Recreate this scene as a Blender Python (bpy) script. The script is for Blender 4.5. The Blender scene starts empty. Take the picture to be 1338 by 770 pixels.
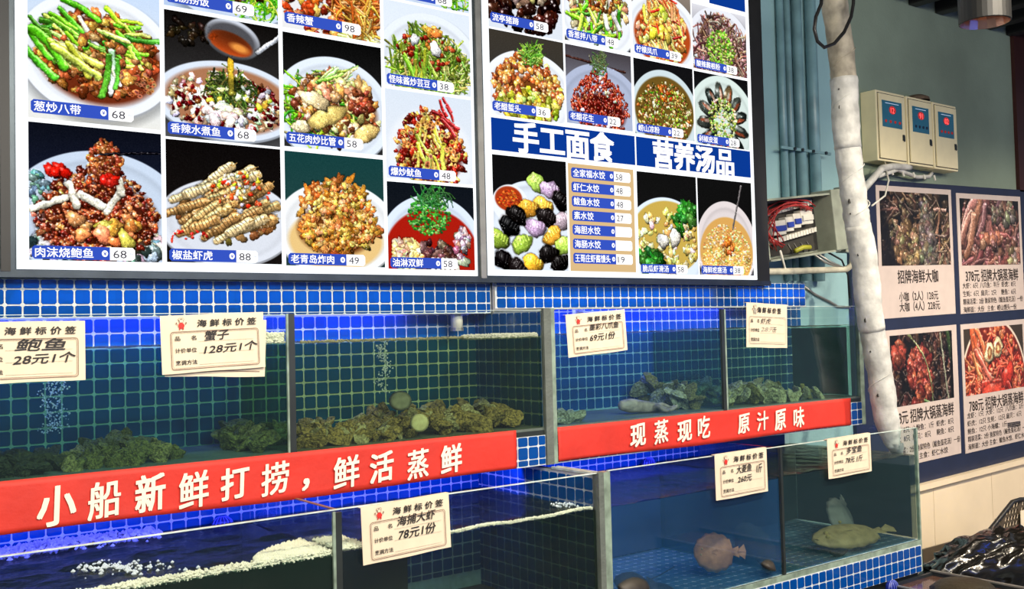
import bpy, math, random
import numpy as np
from mathutils import Vector, Matrix
PI = math.pi
SC = bpy.context.scene
COL = SC.collection
rnd = random.Random(7)

# ------------------------------------------------------------------ camera
CAM = Vector((-0.5510, -3.0374, 1.4974))
RX = Vector((0.79865, -0.60130, -0.02449))
UP = Vector((-0.00183, -0.04311, 0.99907))
FW = Vector((0.60179, 0.79786, 0.03553))
FPX = 1316.66
cd = bpy.data.cameras.new('camera'); cam = bpy.data.objects.new('camera', cd); COL.objects.link(cam)
cd.sensor_width = 36; cd.lens = FPX / 1338 * 36; cd.clip_start = .05; cd.clip_end = 60
cam.matrix_world = Matrix(((RX.x, UP.x, -FW.x, CAM.x), (RX.y, UP.y, -FW.y, CAM.y), (RX.z, UP.z, -FW.z, CAM.z), (0, 0, 0, 1)))
SC.camera = cam

# ------------------------------------------------------------------ world, exposure
w = bpy.data.worlds.new('world'); SC.world = w; w.use_nodes = True
w.node_tree.nodes['Background'].inputs[0].default_value = (.55, .62, .75, 1)
w.node_tree.nodes['Background'].inputs[1].default_value = .30
SC.view_settings.view_transform = 'Standard'; SC.view_settings.look = 'None'
SC.view_settings.exposure = 0.12; SC.view_settings.gamma = 1; SC.view_settings.use_curve_mapping = False
SC.cycles.transparent_max_bounces = 32
SC.cycles.max_bounces = 8
SC.cycles.sample_clamp_indirect = 6

# ------------------------------------------------------------------ lamps of the room (outside the frame: ceiling spots; LED strips in the tanks)
def lamp(name, kind, loc, target, energy, color, **kw):
    d = bpy.data.lights.new(name, kind); d.energy = energy; d.color = color
    for k, v in kw.items(): setattr(d, k, v)
    o = bpy.data.objects.new(name, d); COL.objects.link(o); o.location = loc
    o.rotation_euler = (Vector(target) - Vector(loc)).to_track_quat('-Z', 'Y').to_euler()
    return o
WARM = (1.0, .86, .66)
for x, e in ((-.6, 150), (1.0, 170), (2.7, 210), (4.4, 300), (6.0, 300)):
    lamp('ceiling_spot', 'SPOT', (x, -2.3, 3.15), (x + .1, -.35, .75), e, WARM, spot_size=math.radians(84), spot_blend=.75, shadow_soft_size=.08)
lamp('room_light', 'AREA', (1.0, -4.6, 3.2), (2.0, 0, 1.2), 190, (1.0, .95, .85), shape='RECTANGLE', size=5, size_y=.6)
BLUE = (.11, .13, 1.0)
def led(x0, x1, y, z, e, ty=None, tz=None):
    lamp('led_light', 'AREA', ((x0 + x1) / 2, y, z), ((x0 + x1) / 2, (ty if ty is not None else y), (tz if tz is not None else z - 1)), e, BLUE, shape='RECTANGLE', size=x1 - x0, size_y=.012)
led(-.85, 1.30, .035, 1.60, 6.5, .11, 1.45)
led(1.70, 3.00, .035, 1.60, 4.5, .11, 1.45)
led(-.85, .69, -.16, 1.012, 5.5, .11, .86)
led(.72, 1.62, -.16, 1.012, 3.6, .11, .86)
led(1.70, 2.75, -.16, 1.012, 3.8, .11, .86)
# added blue lamps, no real source, mirrored as a streak in the soffit tiles
lamp('tile_streak_light', 'AREA', (2.3, -4.2, 1.80), (2.3, 0, 1.80), 9, (.0, .10, 1), shape='RECTANGLE', size=3.0, size_y=.10)
lamp('tile_streak_light', 'AREA', (7.0, -4.2, 1.80), (4.6, 0, 1.80), 11, (.0, .10, 1), shape='RECTANGLE', size=3.4, size_y=.10)

# ------------------------------------------------------------------ helpers
def at(x, y, X=None, Y=None, Z=None):
    d = FW + RX * ((x - 669) / FPX) - UP * ((y - 385) / FPX)
    t = (Y - CAM.y) / d.y if Y is not None else (X - CAM.x) / d.x if X is not None else (Z - CAM.z) / d.z
    return CAM + d * t

def N(nt, t, **kw):
    n = nt.nodes.new(t)
    for k, v in kw.items(): setattr(n, k, v)
    return n
def mat(name, color, rough=.6, metal=0, emit=None, es=1, var=.08, scale=12, bump=0, bscale=60, spec=.5, coat=0, color2=None, alpha=None):
    m = bpy.data.materials.new(name); m.use_nodes = True; nt = m.node_tree
    b = nt.nodes['Principled BSDF']; L = nt.links.new
    b.inputs['Roughness'].default_value = rough; b.inputs['Metallic'].default_value = metal
    b.inputs['Specular IOR Level'].default_value = spec; b.inputs['Coat Weight'].default_value = coat
    b.inputs['Coat Roughness'].default_value = .08
    tc = N(nt, 'ShaderNodeTexCoord'); no = N(nt, 'ShaderNodeTexNoise'); no.inputs['Scale'].default_value = scale; no.inputs['Detail'].default_value = 5
    L(tc.outputs['Object'], no.inputs['Vector'])
    mx = N(nt, 'ShaderNodeMix', data_type='RGBA'); c = color
    c2 = color2 or tuple(max(0, v * (1 - 3 * var)) for v in c)
    c1 = color if color2 else tuple(min(1, v * (1 + var)) for v in c)
    mx.inputs[6].default_value = (*c1, 1); mx.inputs[7].default_value = (*c2, 1)
    rp = N(nt, 'ShaderNodeValToRGB'); rp.color_ramp.elements[0].position = .35; rp.color_ramp.elements[1].position = .7
    L(no.outputs['Fac'], rp.inputs[0]); L(rp.outputs[0], mx.inputs[0]); L(mx.outputs[2], b.inputs['Base Color'])
    if bump:
        n2 = N(nt, 'ShaderNodeTexNoise'); n2.inputs['Scale'].default_value = bscale; n2.inputs['Detail'].default_value = 6
        L(tc.outputs['Object'], n2.inputs['Vector'])
        bp = N(nt, 'ShaderNodeBump'); bp.inputs['Strength'].default_value = bump; bp.inputs['Distance'].default_value = .01
        L(n2.outputs['Fac'], bp.inputs['Height']); L(bp.outputs[0], b.inputs['Normal'])
    if emit:
        b.inputs['Emission Color'].default_value = (*emit, 1); b.inputs['Emission Strength'].default_value = es
    return m

def tile_mat(name, base, dark, var=.5):
    m = mat(name, base, rough=.07, spec=.5); nt = m.node_tree; L = nt.links.new; b = nt.nodes['Principled BSDF']
    g = N(nt, 'ShaderNodeNewGeometry'); mp = N(nt, 'ShaderNodeVectorMath', operation='SNAP'); mp.inputs[1].default_value = (.045,) * 3
    ad = N(nt, 'ShaderNodeVectorMath', operation='ADD'); ad.inputs[1].default_value = (.0225, .1, .0225)
    L(g.outputs['Position'], ad.inputs[0]); L(ad.outputs[0], mp.inputs[0])
    wn = N(nt, 'ShaderNodeTexWhiteNoise'); L(mp.outputs[0], wn.inputs['Vector'])
    mx = N(nt, 'ShaderNodeMix', data_type='RGBA'); mx.inputs[6].default_value = (*base, 1); mx.inputs[7].default_value = (*dark, 1)
    ml = N(nt, 'ShaderNodeMath', operation='MULTIPLY'); ml.inputs[1].default_value = var
    L(wn.outputs['Value'], ml.inputs[0]); L(ml.outputs[0], mx.inputs[0]); L(mx.outputs[2], b.inputs['Base Color'])
    no = N(nt, 'ShaderNodeTexNoise'); no.inputs['Scale'].default_value = 30; L(g.outputs['Position'], no.inputs['Vector'])
    bp = N(nt, 'ShaderNodeBump'); bp.inputs['Strength'].default_value = .05; bp.inputs['Distance'].default_value = .003
    L(no.outputs['Fac'], bp.inputs['Height']); L(bp.outputs[0], b.inputs['Normal'])
    return m

def fresnel(nt, ior):
    g = N(nt, 'ShaderNodeNewGeometry'); mr = N(nt, 'ShaderNodeMapRange'); mr.inputs[3].default_value = ior; mr.inputs[4].default_value = 1 / ior
    fr = N(nt, 'ShaderNodeFresnel'); nt.links.new(g.outputs['Backfacing'], mr.inputs[0]); nt.links.new(mr.outputs[0], fr.inputs[0]); return fr
def glass_mat(name, tint=(.93, .97, .96), ior=1.45, gl=1.0):
    m = bpy.data.materials.new(name); m.use_nodes = True; nt = m.node_tree; nt.nodes.clear(); L = nt.links.new
    out = N(nt, 'ShaderNodeOutputMaterial'); tr = N(nt, 'ShaderNodeBsdfTransparent'); tr.inputs[0].default_value = (*tint, 1)
    gs = N(nt, 'ShaderNodeBsdfGlossy'); gs.inputs['Roughness'].default_value = .02; gs.inputs[0].default_value = (gl, gl, gl, 1)
    fr = fresnel(nt, ior); mx = N(nt, 'ShaderNodeMixShader')
    L(fr.outputs[0], mx.inputs[0]); L(tr.outputs[0], mx.inputs[1]); L(gs.outputs[0], mx.inputs[2]); L(mx.outputs[0], out.inputs[0])
    return m

def water_mat(name, tint, murk, k, surface=False):
    """clear-to-murky water: tinted transparency + a share of suspended matter (diffuse), fresnel gloss on top"""
    m = bpy.data.materials.new(name); m.use_nodes = True; nt = m.node_tree; nt.nodes.clear(); L = nt.links.new
    out = N(nt, 'ShaderNodeOutputMaterial'); tr = N(nt, 'ShaderNodeBsdfTransparent'); tr.inputs[0].default_value = (*tint, 1)
    df = N(nt, 'ShaderNodeBsdfDiffuse'); df.inputs[0].default_value = (*murk, 1)
    no = N(nt, 'ShaderNodeTexNoise'); no.inputs['Scale'].default_value = 2.5; no.inputs['Detail'].default_value = 3
    tc = N(nt, 'ShaderNodeNewGeometry'); L(tc.outputs['Position'], no.inputs['Vector'])
    mr = N(nt, 'ShaderNodeMapRange'); mr.inputs[1].default_value = .3; mr.inputs[2].default_value = .7; mr.inputs[3].default_value = k * .75; mr.inputs[4].default_value = min(1, k * 1.25)
    L(no.outputs['Fac'], mr.inputs[0]); mx = N(nt, 'ShaderNodeMixShader'); L(mr.outputs[0], mx.inputs[0]); L(tr.outputs[0], mx.inputs[1]); L(df.outputs[0], mx.inputs[2])
    last = mx
    if surface:
        gs = N(nt, 'ShaderNodeBsdfGlossy'); gs.inputs['Roughness'].default_value = .09; gs.inputs[0].default_value = (.60, .58, .42, 1); gs.inputs['Roughness'].default_value = .2
        n2 = N(nt, 'ShaderNodeTexNoise'); n2.inputs['Scale'].default_value = 14; n2.inputs['Detail'].default_value = 3; L(tc.outputs['Position'], n2.inputs['Vector'])
        bp = N(nt, 'ShaderNodeBump'); bp.inputs['Strength'].default_value = .5; bp.inputs['Distance'].default_value = .02; L(n2.outputs['Fac'], bp.inputs['Height'])
        fr = fresnel(nt, 1.33); L(bp.outputs[0], fr.inputs[1]); L(bp.outputs[0], gs.inputs['Normal'])
        m2 = N(nt, 'ShaderNodeMixShader'); L(fr.outputs[0], m2.inputs[0]); L(mx.outputs[0], m2.inputs[1]); L(gs.outputs[0], m2.inputs[2]); last = m2
    L(last.outputs[0], out.inputs[0])
    return m

def tag(o, label=None, cat=None, group=None, kind=None):
    if label: o['label'] = label
    if cat: o['category'] = cat
    if group: o['group'] = group
    if kind: o['kind'] = kind
    return o
def empty(name, loc=(0, 0, 0), rot=(0, 0, 0), label=None, cat=None, group=None, kind=None):
    o = bpy.data.objects.new(name, None); COL.objects.link(o); o.location = loc; o.rotation_euler = rot; o.empty_display_size = .05
    return tag(o, label, cat, group, kind)
def org(o):
    p = Vector((0, 0, 0))
    while o is not None:
        p = p + Vector(o.location); o = o.parent
    return p

class MB:
    """collects shapes; build() links them as ONE mesh object"""
    def __init__(s): s.v = []; s.f = []; s.mi = []
    def add(s, vs, fs, mi=0):
        n = len(s.v); s.v += [tuple(p) for p in vs]; s.f += [tuple(i + n for i in f) for f in fs]; s.mi += [mi] * len(fs); return s
    def box(s, x0, x1, y0, y1, z0, z1, b=0, mi=0):
        if b <= 0:
            vs = [(x, y, z) for z in (z0, z1) for y in (y0, y1) for x in (x0, x1)]
            return s.add(vs, [(0, 2, 3, 1), (4, 5, 7, 6), (0, 1, 5, 4), (2, 6, 7, 3), (0, 4, 6, 2), (1, 3, 7, 5)], mi)
        # bevelled box : 24 verts
        import bmesh
        bm = bmesh.new(); bmesh.ops.create_cube(bm, size=1)
        for v in bm.verts: v.co = Vector(((x0 + x1) / 2 + v.co.x * (x1 - x0), (y0 + y1) / 2 + v.co.y * (y1 - y0), (z0 + z1) / 2 + v.co.z * (z1 - z0)))
        bmesh.ops.bevel(bm, geom=bm.edges[:], offset=b, segments=2, profile=.6, affect='EDGES')
        bm.verts.index_update(); s.add([v.co for v in bm.verts], [[v.index for v in f.verts] for f in bm.faces], mi); bm.free(); return s
    def quad(s, a, b, c, d, mi=0): return s.add([a, b, c, d], [(0, 1, 2, 3)], mi)
    def tube(s, pts, r, n=8, cap=True, mi=0):
        pts = [Vector(p) for p in pts]; R = r if isinstance(r, (list, tuple)) else [r] * len(pts)
        vs = []; pu = None
        for i, p in enumerate(pts):
            t = (pts[min(i + 1, len(pts) - 1)] - pts[max(i - 1, 0)]).normalized()
            if pu is None: pu = t.orthogonal().normalized()
            pu = (pu - t * pu.dot(t)).normalized(); pv = t.cross(pu)
            for k in range(n):
                a = 2 * PI * k / n; vs.append(p + (pu * math.cos(a) + pv * math.sin(a)) * R[i])
        fs = [(i * n + k, i * n + (k + 1) % n, (i + 1) * n + (k + 1) % n, (i + 1) * n + k) for i in range(len(pts) - 1) for k in range(n)]
        if cap: fs += [tuple(range(n))[::-1], tuple((len(pts) - 1) * n + k for k in range(n))]
        return s.add(vs, fs, mi)
    def lathe(s, c, prof, n=20, axis='z', mi=0):
        vs = []
        for r, h in prof:
            for k in range(n):
                a = 2 * PI * k / n; q = (r * math.cos(a), r * math.sin(a), h)
                if axis == 'y': q = (q[0], q[2], q[1])
                if axis == 'x': q = (q[2], q[0], q[1])
                vs.append((c[0] + q[0], c[1] + q[1], c[2] + q[2]))
        m = len(prof)
        return s.add(vs, [(i * n + k, i * n + (k + 1) % n, (i + 1) * n + (k + 1) % n, (i + 1) * n + k) for i in range(m - 1) for k in range(n)], mi)
    def ball(s, c, r, sx=1, sy=1, sz=1, n=8, m=5, mi=0, wob=0):
        vs = [(c[0], c[1], c[2] + r * sz)]
        for i in range(1, m):
            for k in range(n):
                a = PI * i / m; b = 2 * PI * k / n; q = 1 + (rnd.uniform(-wob, wob) if wob else 0)
                vs.append((c[0] + q * r * sx * math.sin(a) * math.cos(b), c[1] + q * r * sy * math.sin(a) * math.sin(b), c[2] + q * r * sz * math.cos(a)))
        vs.append((c[0], c[1], c[2] - r * sz)); e = len(vs) - 1
        fs = [(0, 1 + k, 1 + (k + 1) % n) for k in range(n)]
        for i in range(m - 2):
            fs += [(1 + i * n + k, 1 + (i + 1) * n + k, 1 + (i + 1) * n + (k + 1) % n, 1 + i * n + (k + 1) % n) for k in range(n)]
        fs += [(e, 1 + (m - 2) * n + (k + 1) % n, 1 + (m - 2) * n + k) for k in range(n)]
        return s.add(vs, fs, mi)
    def build(s, name, m, parent=None, label=None, cat=None, group=None, kind=None, smooth=False, local=False):
        off = Vector((0, 0, 0)) if (local or parent is None) else org(parent)
        me = bpy.data.meshes.new(name); me.from_pydata([(v[0] - off.x, v[1] - off.y, v[2] - off.z) for v in s.v], [], s.f)
        for q in (m if isinstance(m, (list, tuple)) else [m]): me.materials.append(q)
        if any(s.mi): me.polygons.foreach_set('material_index', s.mi)
        if smooth: me.polygons.foreach_set('use_smooth', [True] * len(me.polygons))
        me.update(); o = bpy.data.objects.new(name, me); COL.objects.link(o); o.parent = parent
        return tag(o, label, cat, group, kind)
def Bx(name, m, dims, parent=None, b=0, **k): return MB().box(*dims, b=b).build(name, m, parent, **k)

# text -------------------------------------------------------------
_tc = {}
def glyph(body, offset, shear):
    k = (body, shear)
    if k not in _tc:
        c = bpy.data.curves.new('lettering', 'FONT'); c.body = body; c.resolution_u = 2; c.shear = shear
        o = bpy.data.objects.new('lettering', c); COL.objects.link(o)
        dg = bpy.context.evaluated_depsgraph_get(); dg.update()
        me = bpy.data.meshes.new_from_object(o.evaluated_get(dg))
        co = np.zeros(len(me.vertices) * 3); me.vertices.foreach_get('co', co); co = co.reshape(-1, 3)
        fs = [tuple(p.vertices) for p in me.polygons]
        bpy.data.objects.remove(o); bpy.data.curves.remove(c); bpy.data.meshes.remove(me)
        _tc[k] = (co, fs)
    return _tc[k]
def tx(mb, body, x0, zc, h, width=None, y=0, offset=0, shear=0, rot=0, mi=0, center=False):
    """lettering in the XZ plane facing -Y; h = em height"""
    co, fs = glyph(body, offset, shear)
    if not len(co): return mb
    mn = co.min(0); mx = co.max(0); sx = h if width is None else width / max(1e-6, mx[0] - mn[0])
    X = (co[:, 0] - mn[0]) * sx; Z = (co[:, 1] - .375) * h
    if center: X = X - (mx[0] - mn[0]) * sx / 2
    c, s_ = math.cos(rot), math.sin(rot)
    e = offset * h * .8
    for k, (ex, ez) in enumerate(((0, 0),) if e == 0 else ((-e, -e * .7), (e, -e * .7), (-e, e * .7), (e, e * .7), (0, 0))):
        mb.add([(x0 + ex + X[i] * c - Z[i] * s_, y - k * .00003, zc + ez + X[i] * s_ + Z[i] * c) for i in range(len(X))], fs, mi)
    return mb

# ------------------------------------------------------------------ materials
M = dict(
    wall_cool_lit=mat('cool_lit_wall', (.28, .47, .50), .7, var=.06, scale=2, bump=.15, bscale=40),
    wall_warm_dim=mat('warm_dim_wall', (.25, .32, .245), .75, var=.10, scale=1.2, bump=.2, bscale=50),
    navy=mat('navy_board', (.012, .02, .055), .5, var=.05),
    wains=mat('cream_panel', (.84, .70, .50), .35, var=.03, scale=3),
    floor=mat('floor_tile', (.22, .20, .18), .4, scale=3), ceil=mat('dark_ceiling', (.015, .015, .015), .8),
    black=mat('black_paint', (.012, .012, .011), .5), redwood=mat('dark_red_wood', (.045, .008, .006), .5, scale=5),
    grout=mat('pale_grout', (.60, .66, .68), .8, var=.08, scale=40, bump=.3),
    tile=tile_mat('blue_glass_mosaic', (.001, .062, .30), (.001, .042, .22)),
    tile_b=tile_mat('blue_glass_mosaic_inside', (.001, .085, .30), (.001, .055, .20)),
    tile_f=tile_mat('pale_floor_mosaic', (.10, .26, .40), (.06, .18, .32)),
    glass=glass_mat('tank_glass'), edge=mat('ground_glass_edge', (.62, .74, .68), .3, var=.1, scale=30),
    greenedge=mat('green_glass_edge', (.26, .34, .27), .25, var=.15, scale=20),
    silicone=mat('dark_silicone', (.022, .028, .026), .4, var=.1), conc=mat('grey_tank_wall', (.13, .15, .13), .6, bump=.3, bscale=80),
    steel=mat('dark_steel', (.06, .075, .085), .35, metal=.7), alu=mat('grey_aluminium', (.30, .30, .28), .4, metal=.6),
    lightpanel=mat('backlit_white', (.05, .05, .05), .5, emit=(.93, .97, 1.0), es=1.15, var=0, spec=0),
    bluetag=mat('blue_print', (0, 0, .02), .5, emit=(.035, .085, .50), es=1.0, var=0, spec=0),
    bluehead=mat('blue_header_print', (0, 0, .02), .5, emit=(.003, .040, .27), es=1.0, var=0, spec=0),
    tan=mat('tan_print', (.02, .02, .01), .5, emit=(.66, .45, .22), es=1.0, var=0, spec=0),
    whitetx=mat('white_lettering', (.05, .05, .05), .5, emit=(1, 1, 1), es=1.1, var=0, spec=0),
    darktx=mat('dark_lettering', (.02, .02, .03), .5, emit=(.02, .02, .03), es=1, var=0, spec=0),
    faint=mat('pale_blue_lettering', (.02, .02, .02), .5, emit=(.42, .52, .70), es=1, var=0, spec=0),
    card=mat('cream_card', (.80, .68, .50), .6, var=.02, scale=20), ink=mat('black_ink', (.015, .012, .012), .6, var=0),
    brownink=mat('brown_print_line', (.20, .10, .07), .6, var=0), redink=mat('red_print', (.65, .03, .02), .6, var=0),
    greyink=mat('grey_print', (.40, .36, .30), .6, var=0),
    banner=mat('red_banner_cloth', (.66, .032, .018), .65, var=.05, scale=6, bump=.25, bscale=25),
    bannertx=mat('cream_banner_lettering', (.92, .84, .68), .6, var=0),
    poster=mat('pinkish_poster_paper', (.62, .52, .47), .45, var=.02), posterink=mat('brown_black_poster_ink', (.03, .02, .015), .6, var=0),
    cream=mat('cream_painted_steel', (.90, .80, .50), .4, var=.04, scale=6), bluepanel=mat('blue_display_panel', (.03, .17, .27), .35, var=.05),
    red_led=mat('red_led_display', (.2, .0, .0), .4, emit=(1, .08, .08), es=2.0, var=0), redled_bg=mat('dark_red_window', (.25, .02, .02), .3, emit=(.35, .02, .02), es=.8),
    tape=mat('white_wrapping_tape', (.60, .60, .56), .6, var=.10, scale=18, bump=.9, bscale=14),
    tape2=mat('yellowed_wrapping_tape', (.45, .40, .30), .6, var=.18, scale=14, bump=.9, bscale=16),
    pvc=mat('teal_painted_pipe', (.20, .36, .40), .35, var=.10, scale=8), white=mat('white_plastic', (.70, .68, .60), .4, var=.06),
    conduit=mat('dusty_white_conduit', (.50, .48, .38), .5, var=.15, scale=10),
    boxpaint=mat('grey_green_steel_box', (.30, .33, .26), .45, var=.08), dark=mat('dark_recess', (.03, .028, .024), .8),
    redwire=mat('red_wire', (.45, .03, .03), .4), yellow=mat('yellow_green_wire', (.45, .45, .04), .4), bluet=mat('blue_toggle', (.02, .05, .35), .4),
    cable=mat('black_cable', (.012, .012, .012), .4), copper=mat('copper_reflector', (.75, .42, .28), .25, metal=.9),
    shell=mat('brown_oyster_shell', (.50, .36, .12), .6, color2=(.03, .02, .008), scale=110, bump=1, bscale=160),
    shell2=mat('pale_shell', (.60, .54, .32), .6, color2=(.16, .13, .06), scale=100, bump=1, bscale=150),
    shell3=mat('olive_shell', (.32, .25, .06), .6, color2=(.03, .022, .008), scale=110, bump=1, bscale=160),
    darkshell=mat('dark_olive_shell', (.07, .06, .02), .7, color2=(.015, .012, .006), scale=110, bump=1, bscale=160),
    weed=mat('dark_weed', (.05, .05, .012), .7, var=.3, scale=30), pink=mat('octopus_skin', (.62, .42, .32), .4, color2=(.22, .15, .12), scale=30, bump=.5),
    foam=mat('cream_foam', (.85, .82, .66), .8, var=.05), bubble=mat('bright_bubbles', (.80, .86, .95), .2, var=.05),
    turbot=mat('brown_turbot_skin', (.95, .42, .14), .5, color2=(.50, .20, .07), scale=25, bump=.3), flounder=mat('yellow_flounder_skin', (.75, .60, .28), .5, color2=(.45, .35, .15), scale=30, bump=.3),
    ghost=mat('grey_fish_skin', (.34, .38, .36), .5, scale=20), darkfish=mat('dark_brown_fish_skin', (.035, .028, .02), .5, scale=20),
    strainer=mat('blue_ribbed_plastic', (.005, .015, .22), .35), bag=mat('black_bag_plastic', (.008, .007, .006), .22, bump=.9, bscale=9, coat=.6),
    crate=mat('black_crate_plastic', (.085, .065, .045), .35), basin=mat('brown_water_surface', (.03, .022, .018), .12, color2=(.16, .075, .05), scale=5, bump=.3, bscale=8),
    eye=mat('fish_eye', (.75, .60, .2), .2, var=0),
)

# ================================================================== the room shell
UF, LF, BK, WALL = -.30, -.565, .11, .30            # planes: upper glass, lower glass, tiled back, painted wall
D1, XP, D2, XE = .705, 1.65, 2.575, 3.505             # dividers, middle post, divider, right end
URIM, UWAT, UFLR, UBOT = 1.565, 1.478, 1.158, 1.03
LRIM, LWAT, LFLR, LBOT = 1.025, .911, .545, .41
def wallx(name, m, x0, x1, z0, z1, y0=WALL, y1=WALL + .12, **k): return Bx(name, m, (x0, x1, y0, y1, z0, z1), kind='structure', **k)
wallx('wall_back', M['wall_cool_lit'], -3.0, 4.32, 0, 3.55)  # one wall in two colours, the cool light on this stretch put into the teal
wallx('wall_back_right', M['wall_warm_dim'], 4.32, 8.6, 0, 3.55)  # same wall, its dimmer and warmer light put into the colour
Bx('wall_right', M['redwood'], (6.235, 8.6, .275, .2995, 2.345, 3.55), kind='structure')
Bx('floor', M['floor'], (-4, 9, -6.5, .42, -.1, 0), kind='structure')
Bx('ceiling', M['ceil'], (-4, 9, -6.5, .42, 3.75, 3.85), kind='structure')
bm_ = empty('ceiling_beams', (5, -.2, 3.42), label='black wooden beams of the open ceiling above the grey-green wall', cat='ceiling beams')
for i in range(18):
    x = 3.55 + i * .292
    Bx('beam', M['black'], (x, x + .085, -4.2, .295, 3.40, 3.52), bm_, b=.004)
# navy poster board + wainscot on the right wall
def tilt(x): return .030 * (x - 4.9)
def slab(mb, x0, x1, y0, y1, z0, z1, t=True):
    q = tilt if t else (lambda x: 0)
    return mb.add([(x, y, (z0, z1)[k] + q(x)) for k in (0, 1) for y in (y0, y1) for x in (x0, x1)],
                  [(0, 2, 3, 1), (4, 5, 7, 6), (0, 1, 5, 4), (2, 6, 7, 3), (0, 4, 6, 2), (1, 3, 7, 5)])
slab(MB(), 4.30, 7.6, .275, .298, .54, 2.315).build('poster_backboard', M['navy'], label='large navy blue board on the right wall behind four seafood posters', cat='board')
ws = empty('wall_wainscot', (4.3, .26, 0), kind='structure')
slab(MB(), 4.25, 7.6, .285, .299, 0, .52).build('panel_backing', M['dark'], ws)
xs = [4.25, 4.60, 5.015, 5.685, 6.355, 7.0, 7.6]
for a, b in zip(xs[:-1], xs[1:]): slab(MB(), a + .002, b - .002, .262, .286, 0, .515).build('panel', M['wains'], ws)
slab(MB(), 4.25, 7.6, .235, .292, .512, .545).build('cap_rail', M['wains'], ws)

# ================================================================== mosaic helper
def tile_mesh(name, axis):
    a, t, b = .0204, .0016, .0045
    ring = [(-a + b, -a), (a - b, -a), (a, -a + b), (a, a - b), (a - b, a), (-a + b, a), (-a, a - b), (-a, -a + b)]
    def p(u, v, h): return {'y': (u, -h, v), 'x': (-h, -u, v), 'z': (u, v, h)}[axis]
    vs = [p(u, v, 0) for u, v in ring] + [p(u * .965, v * .965, t) for u, v in ring]
    fs = [(i, (i + 1) % 8, 8 + (i + 1) % 8, 8 + i) for i in range(8)] + [tuple(range(8, 16))]
    return vs, fs
def mosaic(parent, axis, U, V, plane, material, limit=300, first=None, flipx=False):
    """U, V: lists of (lo, hi) cell spans. axis y: wall facing -Y (U along x, V along z); x: wall facing -X (U along y); z: floor (U x, V y)"""
    vs, fs = tile_mesh('tile', axis); o0 = org(parent)
    cells = []
    for u0, u1 in U:
        for v0, v1 in V:
            u, v = (u0 + u1) / 2, (v0 + v1) / 2
            c = {'y': (u, plane, v), 'x': (plane, u, v), 'z': (u, v, plane)}[axis]
            ok = first is None or first(c)
            cells.append((0 if ok else 1, (Vector(c) - CAM).length, c, (u1 - u0) / .045, (v1 - v0) / .045))
    cells.sort(key=lambda q: (q[0], q[1]))
    me = bpy.data.meshes.new('tile'); me.from_pydata(vs, [], fs); me.materials.append(material)
    rest = MB(); n = 0
    for k, _, c, su, sv in cells:
        sc = {'y': (su, 1, sv), 'x': (1, su, sv), 'z': (su, sv, 1)}[axis]
        if k == 0 and n < limit:
            o = bpy.data.objects.new('tile', me); COL.objects.link(o); o.parent = parent
            o.location = Vector(c) - o0; o.scale = sc; n += 1
        else: rest.add([(c[0] + p[0] * sc[0], c[1] + p[1] * sc[1], c[2] + p[2] * sc[2]) for p in vs], fs)
    if rest.v: rest.build('small_tiles', material, parent, kind='stuff')
    return n
def spans(a, b, p=.045, o=0.0):
    k = math.floor((a - o) / p); out = []
    while o + k * p < b - 1e-6:
        lo, hi = max(a, o + k * p), min(b, o + (k + 1) * p)
        if hi - lo > .010: out.append((lo, hi))
        k += 1
    return out

# ================================================================== tiled soffits under the menu boards
s1 = empty('trim_1', (.8, 0, 1.6), kind='structure')
Bx('grout_bed', M['grout'], (-.9, 1.640, 0, .018, 1.563, 1.674), s1)
Bx('shelf', M['conc'], (-.9, 1.640, .018, .025, 1.565, 1.674), s1)
mosaic(s1, 'y', spans(-.9, 1.638, o=0), [(1.565, 1.6), (1.6, 1.645), (1.645, 1.673)], 0, M['tile'], first=lambda c: c[0] > -.12)
s2 = empty('trim_2', (2.5, 0, 1.6), kind='structure')
Bx('grout_bed', M['grout'], (1.652, 3.508, -.006, .018, 1.577, 1.688), s2)
Bx('edge_strip', M['alu'], (1.640, 1.652, -.012, .018, 1.562, 1.694), s2)
Bx('bottom_edge', M['alu'], (1.652, 3.508, -.012, -.006, 1.574, 1.580), s2)
mosaic(s2, 'y', spans(1.656, 3.508, o=1.7074), [(1.580, 1.6197), (1.6197, 1.6647), (1.6647, 1.688)], -.006, M['tile'])
led_s = [(-.85, 1.30, 'blue light strip glued behind the left tiled soffit'), (1.70, 3.00, 'blue light strip glued behind the right tiled soffit')]
LEDM = mat('blue_led', (.05, .1, .6), .4, emit=(.05, .1, 1), es=3, var=0)
for a, b, lb in led_s: Bx('led_strip', LEDM, (a, b, .026, .034, 1.604, 1.610), label=lb, cat='light strip')

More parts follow.
